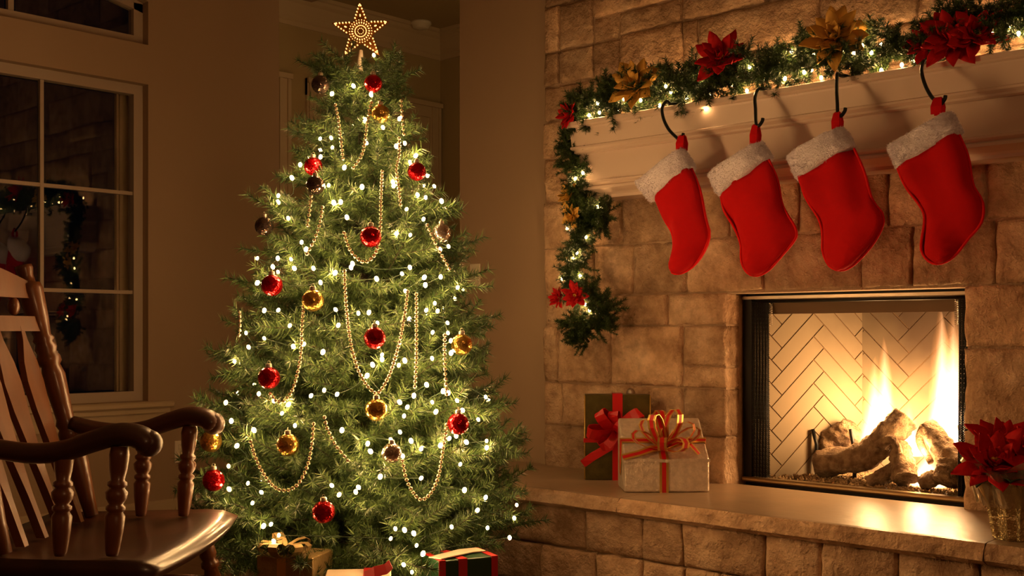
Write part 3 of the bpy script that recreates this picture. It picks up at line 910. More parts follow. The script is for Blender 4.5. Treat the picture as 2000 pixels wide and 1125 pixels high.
stocking('red stocking hung highest, farthest along the mantel from the tree', [(697,320),(1060,115),(1125,235),(745,449)],
         [(750,435),(800,550),(890,670),(908,740),(886,900),(908,955)], [(1105,240),(1160,370),(1190,540),(1240,620),(1250,700),(1230,770),(1160,850),(1100,930),(1030,985),(960,995)],
         ((985,42),(982,130),.032), (1500,180), .3378)
def hook(label, pts, org, sc):
    P = [pxY(org[0]+p[0]*sc, org[1]+p[1]*sc, 3.745 - .045*min(1, i/(len(pts)-1))) for i, p in enumerate(pts)]
    P[-1].y = SY
    top = P[0]
    path = [Vector((top.x+.012, 3.86, 1.908)), Vector((top.x+.008, 3.80, 1.910)), Vector((top.x+.002, 3.765, 1.906))] if True else []
    path += P
    end = P[-1]; path += [end+Vector((.014,-.004,-.010)), end+Vector((.026,-.002,.004)), end+Vector((.028,0,.016))]
    b = MB(); b.tube(smooth_path(path, 6), .0064, 8)
    root = thing('stocking_hook', label, 'hook', (top.x, 3.86, 1.903), 'black iron stocking hooks')
    b.build('hook_rod', 'hook_iron', root)
    p = MB(); p.bbox((top.x-.02, 3.82, 1.9025), (top.x+.04, 3.90, 1.909), .003); p.build('base_plate', 'hook_iron', root)
hook('black curved hook holding the narrow stocking', [(985,740),(950,790),(960,870),(1000,950),(1060,1012)], (1040,0), .26667)
hook('straight-looking black hook over the wide second stocking', [(1630,715),(1634,800),(1638,905)], (1040,0), .26667)
hook('black hook below the golden flower, third stocking', [(507,545),(503,660),(508,760),(512,832)], (1500,0), .26667)
hook('black curved hook below the red flower cluster', [(1140,450),(1125,520),(1150,620),(1195,705),(1238,745)], (1500,0), .26667)

# ------------------------------------------------------------------ foliage meshes
def add_needles(b, path, dens, ln, wd, rnd, spread=.9):
    for a, c in zip(path, path[1:]):
        t = (c-a); L = t.length
        if L < 1e-6: continue
        t.normalize(); up = Vector((0,0,1)) if abs(t.z) < .9 else Vector((1,0,0))
        s = t.cross(up).normalized(); w = t.cross(s)
        for k in range(max(1, int(L*dens+rnd.random()))):
            p = a.lerp(c, rnd.random()); q = rnd.uniform(0, 2*math.pi)
            rad = s*math.cos(q)+w*math.sin(q)
            d = (t*rnd.uniform(.35, .9)+rad*spread).normalized()
            sd = d.cross(Vector((rnd.uniform(-1,1), rnd.uniform(-1,1), rnd.uniform(-1,1)))).normalized()*wd*.5
            l = ln*rnd.uniform(.75, 1.15)
            b.v.extend((p-sd, p+sd, p+d*l)); n = len(b.v)
            b.f.append((n-3, n-2, n-1)); b.m.append(0); b.sm.append(False)
def branch_mesh(L, seed, needle='needles', dens=820):
    r = random.Random(seed); b = MB()
    stem = [Vector((L*t, .02*math.sin(t*4+seed), .10*L*t*t*1.6+.01*math.sin(t*7+seed))) for t in [i/8 for i in range(9)]]
    add_needles(b, stem[1:], dens, .036, .0034, r)
    tw = []
    k = 0; t = .16
    while t < .97:
        side = 1 if k % 2 else -1
        p = stem[int(t*8)].lerp(stem[min(int(t*8)+1, 8)], t*8 % 1)
        l = (.10+.42*L*(1-t))*r.uniform(.75, 1.15)
        a = r.uniform(.55, .95); up = r.uniform(-.25, .45)
        d = Vector((math.cos(a), side*math.sin(a), up)).normalized()
        e = [p + d*l*q + Vector((l*.10*q*q, 0, .12*l*q*q)) for q in (0, .33, .66, 1)]
        tw.append(e); add_needles(b, e, dens, .033, .0034, r)
        t += r.uniform(.055, .085)/max(L, .3)*.55; k += 1
    b.tube(stem, [lerp(.006, .002, i/8) for i in range(9)], 4, mi=1)
    for e in tw: b.tube(e, .0018, 3, mi=1, cap=False)
    return b.mesh('branch', [needle, 'twig'])
BR = {}
for L in (.20, .32, .44, .56):
    BR[L] = [branch_mesh(L, int(L*100)+s*7) for s in range(4)]
def sprig_mesh(seed, L=.11):
    r = random.Random(seed); b = MB(); tw = []
    for k in range(5):
        a = r.uniform(-.9, .9); e = r.uniform(-.6, .8)
        d = Vector((math.cos(a)*math.cos(e), math.sin(a)*math.cos(e), math.sin(e)))
        l = L*r.uniform(.6, 1.1); p = [d*l*q + Vector((0,0,.12*l*q*q)) for q in (0, .33, .66, 1)]
        tw.append(p); add_needles(b, p, 1500, .023, .0028, r)
    for e in tw: b.tube(e, .0016, 3, mi=1, cap=False)
    return b.mesh('sprig', ['garland_needles', 'twig'])
SP = [sprig_mesh(s) for s in range(8)]

# ------------------------------------------------------------------ Christmas tree
TX, TD = -.545, 4.2
TA = c2w(TX, TD, 0)
RT = [(.236,.625),(.348,.615),(.534,.575),(.72,.54),(.907,.505),(1.093,.45),(1.242,.40),(1.43,.345),(1.578,.275),(1.72,.225),(1.876,.185),(1.97,.11),(2.05,.05)]
def RTz(z):
    if z <= RT[0][0]: return RT[0][1]
    for (a, ra), (c, rc) in zip(RT, RT[1:]):
        if z <= c: return lerp(ra, rc, (z-a)/(c-a))
    return .04
tree = thing('christmas_tree', 'full green artificial Christmas tree covered in lights and ornaments', 'christmas tree', TA)
b = MB(); b.tube([TA, TA+Vector((0,0,.7)), TA+Vector((0,0,1.4)), TA+Vector((0,0,2.0))], [.03,.026,.02,.01], 10); b.build('trunk', 'trunk_brown', tree)
for k in range(4):
    q = math.pi/4+k*math.pi/2; b = MB()
    b.tube([TA+Vector((0,0,.10)), TA+Vector((math.cos(q)*.15, math.sin(q)*.15, .06)), TA+Vector((math.cos(q)*.28, math.sin(q)*.28, .012))], .011, 6); b.build('stand_leg', 'iron', tree)
r = random.Random(21)
tiers = []; z = .30
while z < 1.93:
    tiers.append(z); z += lerp(.150, .128, (z-.3)/1.6)
nb = 0
for ti, z in enumerate(tiers):
    R0 = RTz(z); n = int(2*math.pi*R0/.155)+5
    for k in range(n):
        q = 2*math.pi*(k+.5*(ti % 2))/n + r.uniform(-.14, .14)
        tz = z + r.uniform(-.03, .03); ln = (RTz(tz)-lerp(.035, .06, (z-.3)/1.6))*r.uniform(.74, 1.12)
        key = min(BR, key=lambda a: abs(a-ln*.97)); me = r.choice(BR[key])
        tilt = r.uniform(-.05, .30) + (.25 if z > 1.6 else 0)
        s = ln/key/max(.75, math.cos(tilt+.14)); s = min(max(s, .7), 1.3)
        bz = tz - ln*math.tan(tilt+.13)
        M = Matrix.Translation(TA+Vector((0,0,max(bz, .13)))) @ Matrix.Rotation(q, 4, 'Z') @ Matrix.Rotation(-tilt, 4, 'Y') @ Matrix.Rotation(r.uniform(-.5,.5), 4, 'X') @ Matrix.Scale(s, 4)
        inst('branch', me, M, tree); nb += 1
for k in range(9):
    q = k*2*math.pi/9+.3; tilt = r.uniform(.15, .85)
    M = Matrix.Translation(TA+Vector((0,0,1.83+.02*(k % 3)))) @ Matrix.Rotation(q, 4, 'Z') @ Matrix.Rotation(-tilt, 4, 'Y') @ Matrix.Scale(r.uniform(.7,.95), 4)
    inst('branch', r.choice(BR[.20]), M, tree); nb += 1

def on_tree(u, v, k=.97, off=0.0):
    """point on the tree's outer cone along this sight line"""
    d = TD-.3
    for _ in range(8):
        x = (u-1000)/FPX*d; z = CAMZ-(v-HOR)/FPX*d
        R0 = RTz(z)*k; e = R0*R0-(x-TX)**2
        d = TD - math.sqrt(max(e, 0)) - off
    return px(u, v, d)

def bulb_mesh(r0, mt):
    b = MB(); b.ball((0,0,0), r0, 10, 8, sc=(1,1,1.3)); return b.mesh('bulb', mt)
BULB = bulb_mesh(.0061, 'bulb_glow'); GBULB = bulb_mesh(.0060, 'garland_bulb_glow')
Z4 = [(873,472),(755,515),(705,470),(970,520),(935,657),(1127,652),(1035,700),(690,762),(750,757),(757,810),(945,785),(1108,803),(1155,787),(692,862),(823,920),(1183,890),(1190,915),(1215,855),(535,977),(648,980),(737,1018),(710,1025),(1090,1000),(1094,1020),(920,1027),(1317,1023),(1225,1070),(460,1075),(803,1110),(1357,1105),(985,303),(460,1110),(1270,1085)]
Z5 = [(345,350),(457,350),(530,355),(430,397),(548,405),(653,405),(588,262),(612,300),(692,483),(772,430),(868,380),(860,400),(1000,463),(1110,213),(1185,222),(1165,80),(1258,135),(1350,300),(1395,285),(1183,400),(1140,435),(1262,455),(1352,452),(1268,497),(1445,510),(1158,530),(345,485),(383,637),(460,635),(775,632),(900,652),(958,648),(1005,705),(790,718),(523,720),(600,822),(543,835),(383,790),(297,838),(220,917),(705,865),(1127,813),(1320,597),(1335,640),(1390,705),(1392,760),(1308,757),(1408,803),(1273,635),(1030,880),(1030,905),(978,935),(1122,938),(1155,912),(1305,900),(948,995),(353,1095),(640,1105),(712,1075),(783,1097),(1365,1080),(1395,1090),(1275,1045),(1205,1105),(837,125),(765,45),(515,130),(283,760),(1410,870),(1180,685)]
Z6 = [(225,170),(485,162),(530,228),(600,295),(255,270),(378,320),(285,405),(240,515),(243,640),(345,608),(418,657),(370,715),(1168,168),(1210,195),(1192,243),(1345,168),(1365,220),(1480,160),(1510,212),(1170,330),(1120,372),(1230,378),(1285,422),(995,393),(1010,435),(1185,460),(1390,402),(1437,365),(1475,350),(1530,385),(1640,378),(1640,415),(1595,262),(1497,505),(1520,645),(1635,685),(1590,755),(1645,850),(1790,797),(1765,903),(1063,572),(1285,580),(800,620),(840,670),(930,655),(945,630),(430,840),(470,830),(513,890),(485,922),(1145,855),(1120,908),(1195,862),(1245,880),(1260,945),(1295,990),(1190,1050),(1235,1090),(1450,845),(1635,140),(855,320),(565,180)]
bp = [on_tree(380+x*.3555, y*.3555, 1.03) for x, y in Z4] + [on_tree(380+x*.3555, 380+y*.3555, 1.03) for x, y in Z5] + [on_tree(360+x*.36, 725+y*.36, 1.03) for x, y in Z6]
for k in range(46):      # far side of the tree
    z = .35+1.5*k/46; q = k*2.4; a = math.atan2(FY, FX)+((q % 2.6)-1.3)
    bp.append(TA+Vector((math.cos(a)*RTz(z)*.95, math.sin(a)*RTz(z)*.95, z)))
lights = thing('tree_light_string', 'warm white fairy lights wound around the Christmas tree', 'string lights', TA+Vector((0,0,.2)))
DIM = bulb_mesh(.0061, 'low_bulb_glow')
for p in bp: inst('bulb', BULB if p.z > .45 else DIM, Matrix.Translation(p) @ Matrix.Rotation(r.uniform(-.8,.8), 4, 'X') @ Matrix.Scale(r.uniform(.8,1.18), 4), lights)
def wire_path(ps, axis, shrink):
    ps = sorted(ps, key=lambda p: (int(p.z/.11), (1 if int(p.z/.11) % 2 else -1)*((p-axis).dot(Vector((RX,RY,0))))))
    out = []
    for a, c in zip(ps, ps[1:]):
        if (a-c).length > .45: continue
        m = (a+c)/2; cc = Vector((axis.x, axis.y, m.z)); m = cc+(m-cc)*shrink-Vector((0,0,.01))
        out.append((a, m, c))
    return out
b = MB()
for a, m, c in wire_path(bp[:-46], TA, .90): b.tube(smooth_path([a, m, c], 3), .0012, 4, cap=False)
b.build('wire', 'wire_green', lights)

# star topper
sc_ = px(705, 62, TD-.02)
star = thing('star_topper', 'glowing perforated gold star on top of the tree', 'star', sc_-Vector((0,0,.15)))
Rv, Fv, Uv = Vector((RX,RY,0)), Vector((FX,FY,0)), Vector((0,0,1))
tl = math.radians(2)
def SPt(x, y, o=0): # star plane
    return sc_ + Rv*(x*math.cos(tl)-y*math.sin(tl)) + Uv*(x*math.sin(tl)+y*math.cos(tl)) - Fv*o
RO, RI = .110, .044
out = []
for k in range(10):
    a = math.pi/2+k*math.pi/5; q = RO if k % 2 == 0 else RI; out.append((q*math.cos(a), q*math.sin(a)))
b = MB(); n = 10
vs = [SPt(x, y, .006) for x, y in out] + [SPt(x, y, -.006) for x, y in out] + [SPt(0, 0, .010), SPt(0, 0, -.010)]
fs = []
for k in range(n):
    k2 = (k+1) % n; fs += [(k, k2, 20), (n+k2, n+k, 21), (k2, k, n+k, n+k2)]
b.add(vs, fs); b.build('star_body', 'star_metal', star)
def dot(b, x, y, r0, st=1.0, ang=0):
    c = SPt(x, y, .0108); m = 8
    ca, sa = math.cos(ang), math.sin(ang)
    vs = []
    for o, k0 in ((.0005, 1), (-.004, 1)):
        for k in range(m):
            q = 2*math.pi*k/m; dx, dy = math.cos(q)*r0*st, math.sin(q)*r0
            vs.append(SPt(x+dx*ca-dy*sa, y+dx*sa+dy*ca, .0108+o))
    b.add(vs, [tuple(range(m))] + [((k+1) % m, k, m+k, m+(k+1) % m) for k in range(m)])
b = MB()
for rad, cnt, r0, st in ((.0105, 10, .0014, 1), (.0205, 26, .0015, 1.3), (.031, 22, .0016, 2.0), (.0405, 26, .0015, 1.0)):
    for k in range(cnt):
        a = 2*math.pi*k/cnt; dot(b, rad*math.cos(a), rad*math.sin(a), r0, st, a)
for k in range(5):
    a = math.pi/2+k*2*math.pi/5
    dot(b, .057*math.cos(a), .057*math.sin(a), .0022, 2.2, a)
    for sg in (-1, 1):
        a2 = a+sg*math.pi/5
        p0 = Vector((RO*math.cos(a), RO*math.sin(a))); p1 = Vector((RI*math.cos(a2), RI*math.sin(a2)))
        for t in (.14, .30, .46, .62, .78):
            p = p0.lerp(p1, t)*.93; dot(b, p.x, p.y, .0024)
    dot(b, .097*math.cos(a), .097*math.sin(a), .0024)
b.build('light_hole', 'star_glow', star)['kind'] = 'stuff'
b = MB(); b.lathe(px(703,140,TD), px(705,98,TD), [(0,.016),(.3,.013),(1,.007)], 12); b.build('cone_base', 'cone_white', star)

# ball ornaments
ORN = {}
def orn_parts(mt):
    if mt not in ORN:
        b = MB(); b.ball((0,0,0), .0355, 24, 16); m1 = b.mesh('ball', mt)
        c = MB(); c.lathe((0,0,.033), (0,0,.046), [(0,.010),(.1,.0105),(.8,.010),(1,.008)], 12)
        c.tube([(0.005*math.cos(q), 0, .0495+.005*math.sin(q)) for q in [2*math.pi*i/10 for i in range(11)]], .0009, 4); m2 = c.mesh('cap', 'ornament_cap')
        ORN[mt] = (m1, m2)
    return ORN[mt]
def ornament(u, v, mt, label, grp, sc=1.0, k=1.10):
    p = on_tree(u, v, k); m1, m2 = orn_parts(mt)
    t = thing('ball_ornament', label, 'ornament', p-Vector((0,0,.0355*sc)), grp)
    M = Matrix.Translation(p) @ Matrix.Rotation(r.uniform(0,6), 4, 'Z') @ Matrix.Scale(sc, 4)
    inst('ball', m1, M, t); inst('cap', m2, M, t)
for u, v, lab in ((729,163,'red ball ornament just under the star'), (814,335,'red ball ornament at the upper edge of the tree facing the fireplace'),
                  (724,462,'red ball ornament in the centre, inside a U of beads'), (531,557,'red ball ornament at the tree edge facing the window, above the golden ball'),
                  (732,660,'red ball ornament in the middle of the tree above the longest bead loop'), (525,738,'red ball ornament low on the window side above a bead swag'),
                  (895,828,'red ball ornament low on the fireplace side of the tree'), (417,938,'red ball ornament beside the far rocking chair arm'),
                  (632,1000,'lowest red ball ornament near the gifts'), (612,325,'half-hidden red ball ornament deep in upper branches')):
    ornament(u, v, 'red_glass', lab, 'red ball ornaments', .9 if v < 400 else 1.0, .9 if v == 325 else 1.10)
for u, v, lab in ((743,222,'small golden ball ornament second below the star'), (611,587,'golden ball ornament left of centre at half height'),
                  (902,673,'golden ball ornament on the branch tips toward the stone wall'), (735,800,'golden glitter ball hanging from the tip of the longest bead loop'),
                  (562,869,'golden ball ornament inside the wide low bead loop'), (412,862,'golden ball ornament peeking out under the chair arm knob')):
    ornament(u, v, 'gold_glass', lab, 'golden ball ornaments', .9 if v < 400 else 1.0)
for u, v, mt, lab in ((516,442,'dark_glass','dark smoky ball ornament at the upper tree edge by the window'), (862,455,'silver_glass','pale silver ball ornament on the upper edge facing the stone wall'),
                  (765,885,'silver_glass','silvery ball ornament low among clustered lights'), (626,165,'dark_glass','dark ball ornament tucked beside the tree top'),
                  (616,362,'dark_glass','dark bronze ball ornament below the half-hidden red one')):
    ornament(u, v, mt, lab, 'smoky and silver ball ornaments', .9)

# bead garlands
def beads(label, pts, k=1.07):
    path = smooth_path([on_tree(u, v, k) for u, v in pts], 10)
    L = sum((a-c).length for a, c in zip(path, path[1:])); n = max(4, int(L/.0145))
    b = MB()
    for p in resample(path, n): b.ball(p, .0066, 8, 6)
    base = b.base(); t = thing('bead_garland', label, 'garland', base, 'golden bead garlands on the tree')
    o = b.build('beads', 'bead_gold', t); o['kind'] = 'stuff'
    s = MB(); s.tube(path, .0009, 4, cap=False); s.build('thread', 'bead_gold', t)
beads('U-shaped golden bead loop around the central red ball', [(672,455),(682,485),(696,503),(712,512),(728,503),(738,482),(743,440),(744,390),(746,335)])
beads('longest golden bead loop hanging in the middle of the tree', [(673,530),(675,580),(682,650),(692,700),(708,740),(735,768),(757,740),(770,705),(782,660),(791,610),(796,570)])
beads('golden bead string falling below the left-centre golden ball', [(593,600),(590,640),(588,690),(580,735),(566,772),(545,786),(528,770)])
beads('straight golden bead string right of the longest loop', [(813,575),(813,640),(813,700),(810,755)])
beads('golden bead string below the golden ball near the stone wall', [(868,655),(868,700),(870,740),(872,770)])
beads('wide low golden bead loop above the gifts near the chair', [(490,862),(500,895),(515,925),(535,950),(556,958),(580,948),(600,912),(609,870),(613,828)])
beads('short golden bead string leaning beside the wide low loop', [(634,815),(640,838),(655,868),(680,900)])
beads('deep golden bead loop low on the fireplace side', [(786,900),(792,930),(804,958),(822,976),(842,962),(856,930),(864,885),(872,830)])
beads('golden bead string on the upper left branches', [(630,405),(626,432),(616,465),(600,496)])
beads('short golden bead string beside the upper left one', [(609,375),(605,410),(601,440)])
beads('golden bead string hanging from the top branch tip', [(783,197),(785,225),(788,262)])
beads('golden bead string curling under the upper gold ball', [(725,200),(718,235),(712,280),(706,305),(690,328)])
beads('golden bead string down the top left of the tree', [(655,205),(662,240),(666,275),(670,310)])
beads('golden bead string beside the pale silver ball', [(834,440),(843,460),(852,480),(866,505),(877,525)])
beads('golden bead string on upper right with red ball nearby', [(779,270),(780,300),(774,330),(779,370),(782,400)])
beads('short golden bead string at the window edge of the tree', [(468,610),(469,635),(467,655)])

# ------------------------------------------------------------------ mantel garland and hanging garland
def garland(name, label, path, count, spread, sprig_scale, seed):
    rr = random.Random(seed)
    pts = resample(smooth_path(path, 8), count)
    t = thing(name, label, 'garland', pts[0])
    core = MB(); core.tube(pts, .006, 5); core.build('core_wire', 'twig', t)
    for i, p in enumerate(pts):
        tg = (pts[min(i+1, count-1)]-pts[max(i-1, 0)]).normalized()
        d = Vector((rr.uniform(-1,1), rr.uniform(-1.0,.05), rr.uniform(-.75,1)))
        d = (d - tg*d.dot(tg)*.6).normalized()
        M = Matrix.Translation(p+Vector((rr.uniform(-1,1)*.4, rr.uniform(-1,.1)*.8, rr.uniform(-.6,1)*.7))*spread) @ frame_from(Vector((0,0,1)).cross(d) if abs(d.z) < .95 else Vector((0,1,0)), d) @ Matrix.Rotation(rr.uniform(-.8,.8), 4, 'X') @ Matrix.Scale(sprig_scale*rr.uniform(.75, 1.15), 4)
        inst('sprig', rr.choice(SP), M, t)
    return t
GY = 3.872
top = [pxY(u, v, GY) for u, v in ((1135,228),(1200,200),(1280,178),(1360,168),(1450,150),(1540,135),(1640,112),(1740,100),(1830,78),(1920,62),(1990,45),(2080,30),(2200,10))]
for p in top: p.z = max(p.z-.012, 1.932)
garland('mantel_garland', 'green pine garland with lights lying along the mantel shelf', top, 235, .055, 1.08, 5)
VY = 3.865
hang = [pxY(u, v, VY) for u, v in ((1112,275),(1128,310),(1135,350),(1140,395),(1165,425),(1192,428),(1160,440),(1135,475),(1128,520),(1135,570),(1170,590),(1185,615),(1160,640),(1125,635),(1150,668))]
garland('hanging_garland', 'green pine garland hanging down the stone beside the mantel', hang, 165, .034, .80, 6)
gl = thing('garland_light_string', 'warm white fairy lights threaded through the mantel garland', 'string lights', top[0])
ZA = [(478,755),(490,825),(670,725),(785,695),(792,735),(930,770),(977,632),(1015,675),(1130,715),(1237,567),(1267,790),(1590,490),(1570,665),(1848,578),(415,845)]
ZB = [(172,375),(335,390),(445,405),(125,575),(390,570),(660,280),(690,335),(757,385),(630,390),(540,375),(980,475),(1245,215),(1190,270),(1637,245),(1835,245),(265,530),(830,515)]
gp = [pxY(1040+x*.26667, y*.26667, 3.80) for x, y in ZA] + [pxY(1500+x*.26667, y*.26667, 3.80) for x, y in ZB]
gp += [Vector((-1.36, 3.82, 1.99)), Vector((-1.24, 3.84, 1.95)), Vector((-1.12, 3.83, 1.98))]
rg = random.Random(8)
for k in range(17):
    x = lerp(-3.10, -1.1, (k+rg.uniform(.1,.9))/17); gp.append(Vector((x, 3.955+rg.uniform(-.012,.012), 1.99+rg.uniform(-.035,.06))))
for p in gp: inst('bulb', GBULB, Matrix.Translation(p), gl)
gs = sorted(gp, key=lambda p: p.x); b = MB()
for a, c in zip(gs, gs[1:]): b.tube(smooth_path([a, (a+c)/2+Vector((0,.03,-.008)), c], 3), .0011, 4, cap=False)
b.build('wire', 'wire_green', gl)
hl = thing('garland_light_string', 'warm white fairy lights on the garland hanging beside the mantel', 'string lights', hang[-1])
ZC_ = [(1040+x*.3021, 220+y*.3021) for x, y in [(327,392),(277,425),(420,610),(235,645),(225,750),(345,805),(287,905),(265,940),(308,1055)]] + [(1040+x*.26667, 500+y*.26667) for x, y in [(350,148),(345,308),(390,358),(418,398),(215,170)]]
hp = [pxY(u, v, 3.82) for u, v in ZC_]
for p in hp: inst('bulb', GBULB, Matrix.Translation(p), hl)
b = MB()
for a, c in zip(hp, hp[1:]): b.tube(smooth_path([a, (a+c)/2+Vector((0,.03,0)), c], 3), .0011, 4, cap=False)
b.build('wire', 'wire_green', hl)

# poinsettias
PET = {}
def petal_mesh(mt, seed):
    if (mt, seed) in PET: return PET[mt, seed]
    rr = random.Random(seed*13+len(mt)); b = MB()
    prof = [(0,.05),(.15,.12),(.35,.215),(.55,.245),(.75,.18),(.9,.085),(1,.006)]
    cu = rr.uniform(-.25, .45); tw = rr.uniform(-.2, .2); rs = []
    for s, w in prof:
        z = cu*s*s*.8+.04*math.sin(s*9+seed); zz = tw*w
        rs.append([Vector((s, -w, z+.10*w-zz)), Vector((s, 0, z-.04)), Vector((s, w, z+.10*w+zz)), Vector((s, w*.98, z+.10*w+zz-.02)), Vector((s, 0, z-.065)), Vector((s, -w*.98, z+.10*w-zz-.02))])
    b.rings(rs); PET[mt, seed] = b.mesh('petal', mt); return PET[mt, seed]
def poinsettia(label, c, nrm, rad, mt, n=6, layers=2, grp=None, seed=0, parent=None):
    rr = random.Random(seed); t = parent or thing('poinsettia_flower', label, 'flower', c, grp)
    F = Matrix.Translation(c) @ frame_from(nrm)
    for l in range(layers):
        m = n+1-l; s = rad*(1, .78, .5)[l]
        for k in range(m):
            q = 2*math.pi*(k+.5*l)/m+rr.uniform(-.2,.2); ti = (.05, .45, .9)[l]+rr.uniform(-.12,.32)
            M = F @ Matrix.Rotation(q, 4, 'Z') @ Matrix.Rotation(-ti, 4, 'Y') @ Matrix.Translation((rad*.05,0,0)) @ Matrix.Scale(s*rr.uniform(.85,1.1), 4)
            inst('petal', petal_mesh(mt, rr.randrange(4)), M, t)
    b = MB()
    for k in range(5):
        q = k*1.26; b.ball(c+Vector(nrm).normalized()*rad*.16+(F.to_3x3() @ Vector((math.cos(q), math.sin(q), 0)))*rad*.08, rad*.06, 6, 5)
    b.build('stamen', 'gold_petal', t)
    return t
tocam = Vector((-FX*.0+.35, -1.0, .55))
GF = 'flowers in the garlands'
poinsettia('dark red poinsettia at the mantel end', pxY(1112,225,3.80), (-.3,-1,.3), .070, 'red_petal', 8, 3, GF, 1)
poinsettia('golden poinsettia nearest the mantel end', pxY(1243,166,3.785), (.25,-1,.30), 0.118, 'gold_petal', 8, 3, GF, 2)
poinsettia('red poinsettia standing up over the second stocking hook', pxY(1408,114,3.785), (.3,-1,.45), 0.112, 'red_petal', 8, 3, GF, 3)
poinsettia('golden poinsettia over the third stocking hook', pxY(1632,74,3.785), (.25,-1,.30), 0.124, 'gold_petal', 9, 3, GF, 4)
poinsettia('small red poinsettia over the fourth stocking hook', pxY(1808,86,3.785), (.0,-1,.3), 0.073, 'red_petal', 7, 2, GF, 5)
poinsettia('large red poinsettia in the middle of the red cluster', pxY(1860,76,3.785), (.25,-1,.35), 0.112, 'red_petal', 8, 3, GF, 6)
poinsettia('red poinsettia at the end of the red cluster, farthest along the shelf', pxY(1908,70,3.785), (.45,-1,.4), 0.100, 'red_petal', 7, 3, GF, 7)
poinsettia('upper golden poinsettia on the hanging garland', pxY(1113,382,3.82), (-.3,-1,.3), .062, 'gold_petal', 8, 3, GF, 8)
poinsettia('lower golden poinsettia on the hanging garland', pxY(1118,422,3.80), (-.1,-1,-.2), .058, 'gold_petal', 8, 3, GF, 9)
poinsettia('red poinsettia on the outer edge of the hanging garland', pxY(1092,582,3.80), (-.3,-1,.2), .055, 'red_petal', 7, 3, GF, 10)
poinsettia('red poinsettia near the lowest lights of the hanging garland', pxY(1124,578,3.78), (.3,-1,.2), .065, 'red_petal', 8, 3, GF, 11)

# ------------------------------------------------------------------ gifts on the hearth
def camframe(c, yaw=0.0):
    ca, sa = math.cos(yaw), math.sin(yaw)
    rx = Rv*ca + Fv*sa; fy = Fv*ca - Rv*sa
    return lambda x, y, z: Vector(c) + rx*x + fy*y + Vector((0,0,z))
def hexa(b, P, x0, x1, y0, y1, z0, zf, zb=None, mi=0, rd=.004):
    zb = zf if zb is None else zb
    v = [P(x0,y0,z0),P(x1,y0,z0),P(x1,y1,z0),P(x0,y1,z0),P(x0,y0,zf),P(x1,y0,zf),P(x1,y1,zb),P(x0,y1,zb)]
    b.add(v, [(0,3,2,1),(4,5,6,7),(0,1,5,4),(1,2,6,5),(2,3,7,6),(3,0,4,7)], mi)
# silver gift, sloped lid
c0 = pxZ(1303, 962, HT); P = camframe((c0.x, c0.y, HT), .04)
g = thing('gift_box', 'silver patterned gift box with red and gold ribbon bow on the hearth', 'gift', c0)
b = MB(); hexa(b, P, -.163, .163, 0, .20, .001, .128, .272); o = b.build('box', 'gift_silver', g)
mo = o.modifiers.new('bevel', 'BEVEL'); mo.width = .006; mo.segments = 2
b = MB(); b.ribbon([P(-.166, -.0025, .122), P(-.08, -.004, .124), P(0, -.004, .121), P(.08, -.004, .124), P(.166, -.0025, .122)], (0,0,1), .012, .003); b.build('paper_fold', 'gift_silver', g)
sl_ = (.272-.128)/.20
def rib(parent, nm, pts, wd, w, mats=('red_ribbon','gold_ribbon')):
    b = MB(); b.ribbon(pts, wd, w*.52, .0014); m = b.build(nm, mats[0], parent)
    pts = [Vector(p) for p in pts]
    for sg in (-1, 1):
        e = MB(); q = []
        for i, p in enumerate(pts):
            t = (pts[min(i+1,len(pts)-1)]-pts[max(i-1,0)]).normalized(); ww = Vector(wd[i] if isinstance(wd, list) else wd); ww = (ww-t*ww.dot(t)).normalized()
            q.append(p+ww*sg*w*.37)
        e.ribbon(q, wd, w*.26, .0018); e.build('ribbon_edge', mats[1], m)
rib(g, 'ribbon', [P(-.012,-.003,.0), P(-.012,-.003,.130), P(-.010,.10,.130+.1*sl_), P(-.008,.2,.276)], Rv, .034)
yr = .085; zr = .128+yr*sl_+.003
rib(g, 'ribbon', [P(-.167,yr+.02,.06), P(-.166,yr,zr), P(0,yr,zr), P(.166,yr,zr), P(.167,yr+.02,.06)], Fv*.8+Uv*.6, .034)
bc = P(-.005, .045, .128+.045*sl_+.006)
def loop(d, L, h, w, n=12):
    d = Vector(d).normalized(); sd = d.cross(Vector((0,0,1)))
    if sd.length < .1: sd = Rv.copy()
    sd.normalize(); up = sd.cross(d); pts = []
    for i in range(n+1):
        a = 2*math.pi*i/n-math.pi; x = (1+math.cos(a))*.5*L*1.15; y = math.sin(a)*h*.55*(.35+.65*(1+math.cos(a))/2)
        pts.append(bc + d*x + up*y)
    rib(g, 'bow_loop', pts, sd, w)
T = lambda x, y, z: Rv*x + Fv*y + Uv*z
for d, L, h in (((-.35,-.45,.9),.135,.075),((.30,-.35,1),.145,.08),((.85,-.35,.75),.13,.075),((-.95,-.35,.45),.125,.065),((.60,-1,.25),.12,.065),((-.1,.3,1),.13,.08),((-.6,.4,.8),.12,.07),((.95,.2,.45),.14,.065),((-.2,-1,.3),.10,.06)):
    loop(T(*d), L, h, .034)
rib(g, 'bow_tail', [bc, bc+T(-.05,-.03,.0), bc+T(-.10,-.05,-.015), bc+T(-.165,-.06,-.03)], Uv*.8+Fv*.5, .026)
rib(g, 'bow_tail', [bc, bc+T(.05,-.02,.02), bc+T(.10,-.03,.015), bc+T(.13,-.04,-.02)], Uv*.6+Fv*.7, .026)
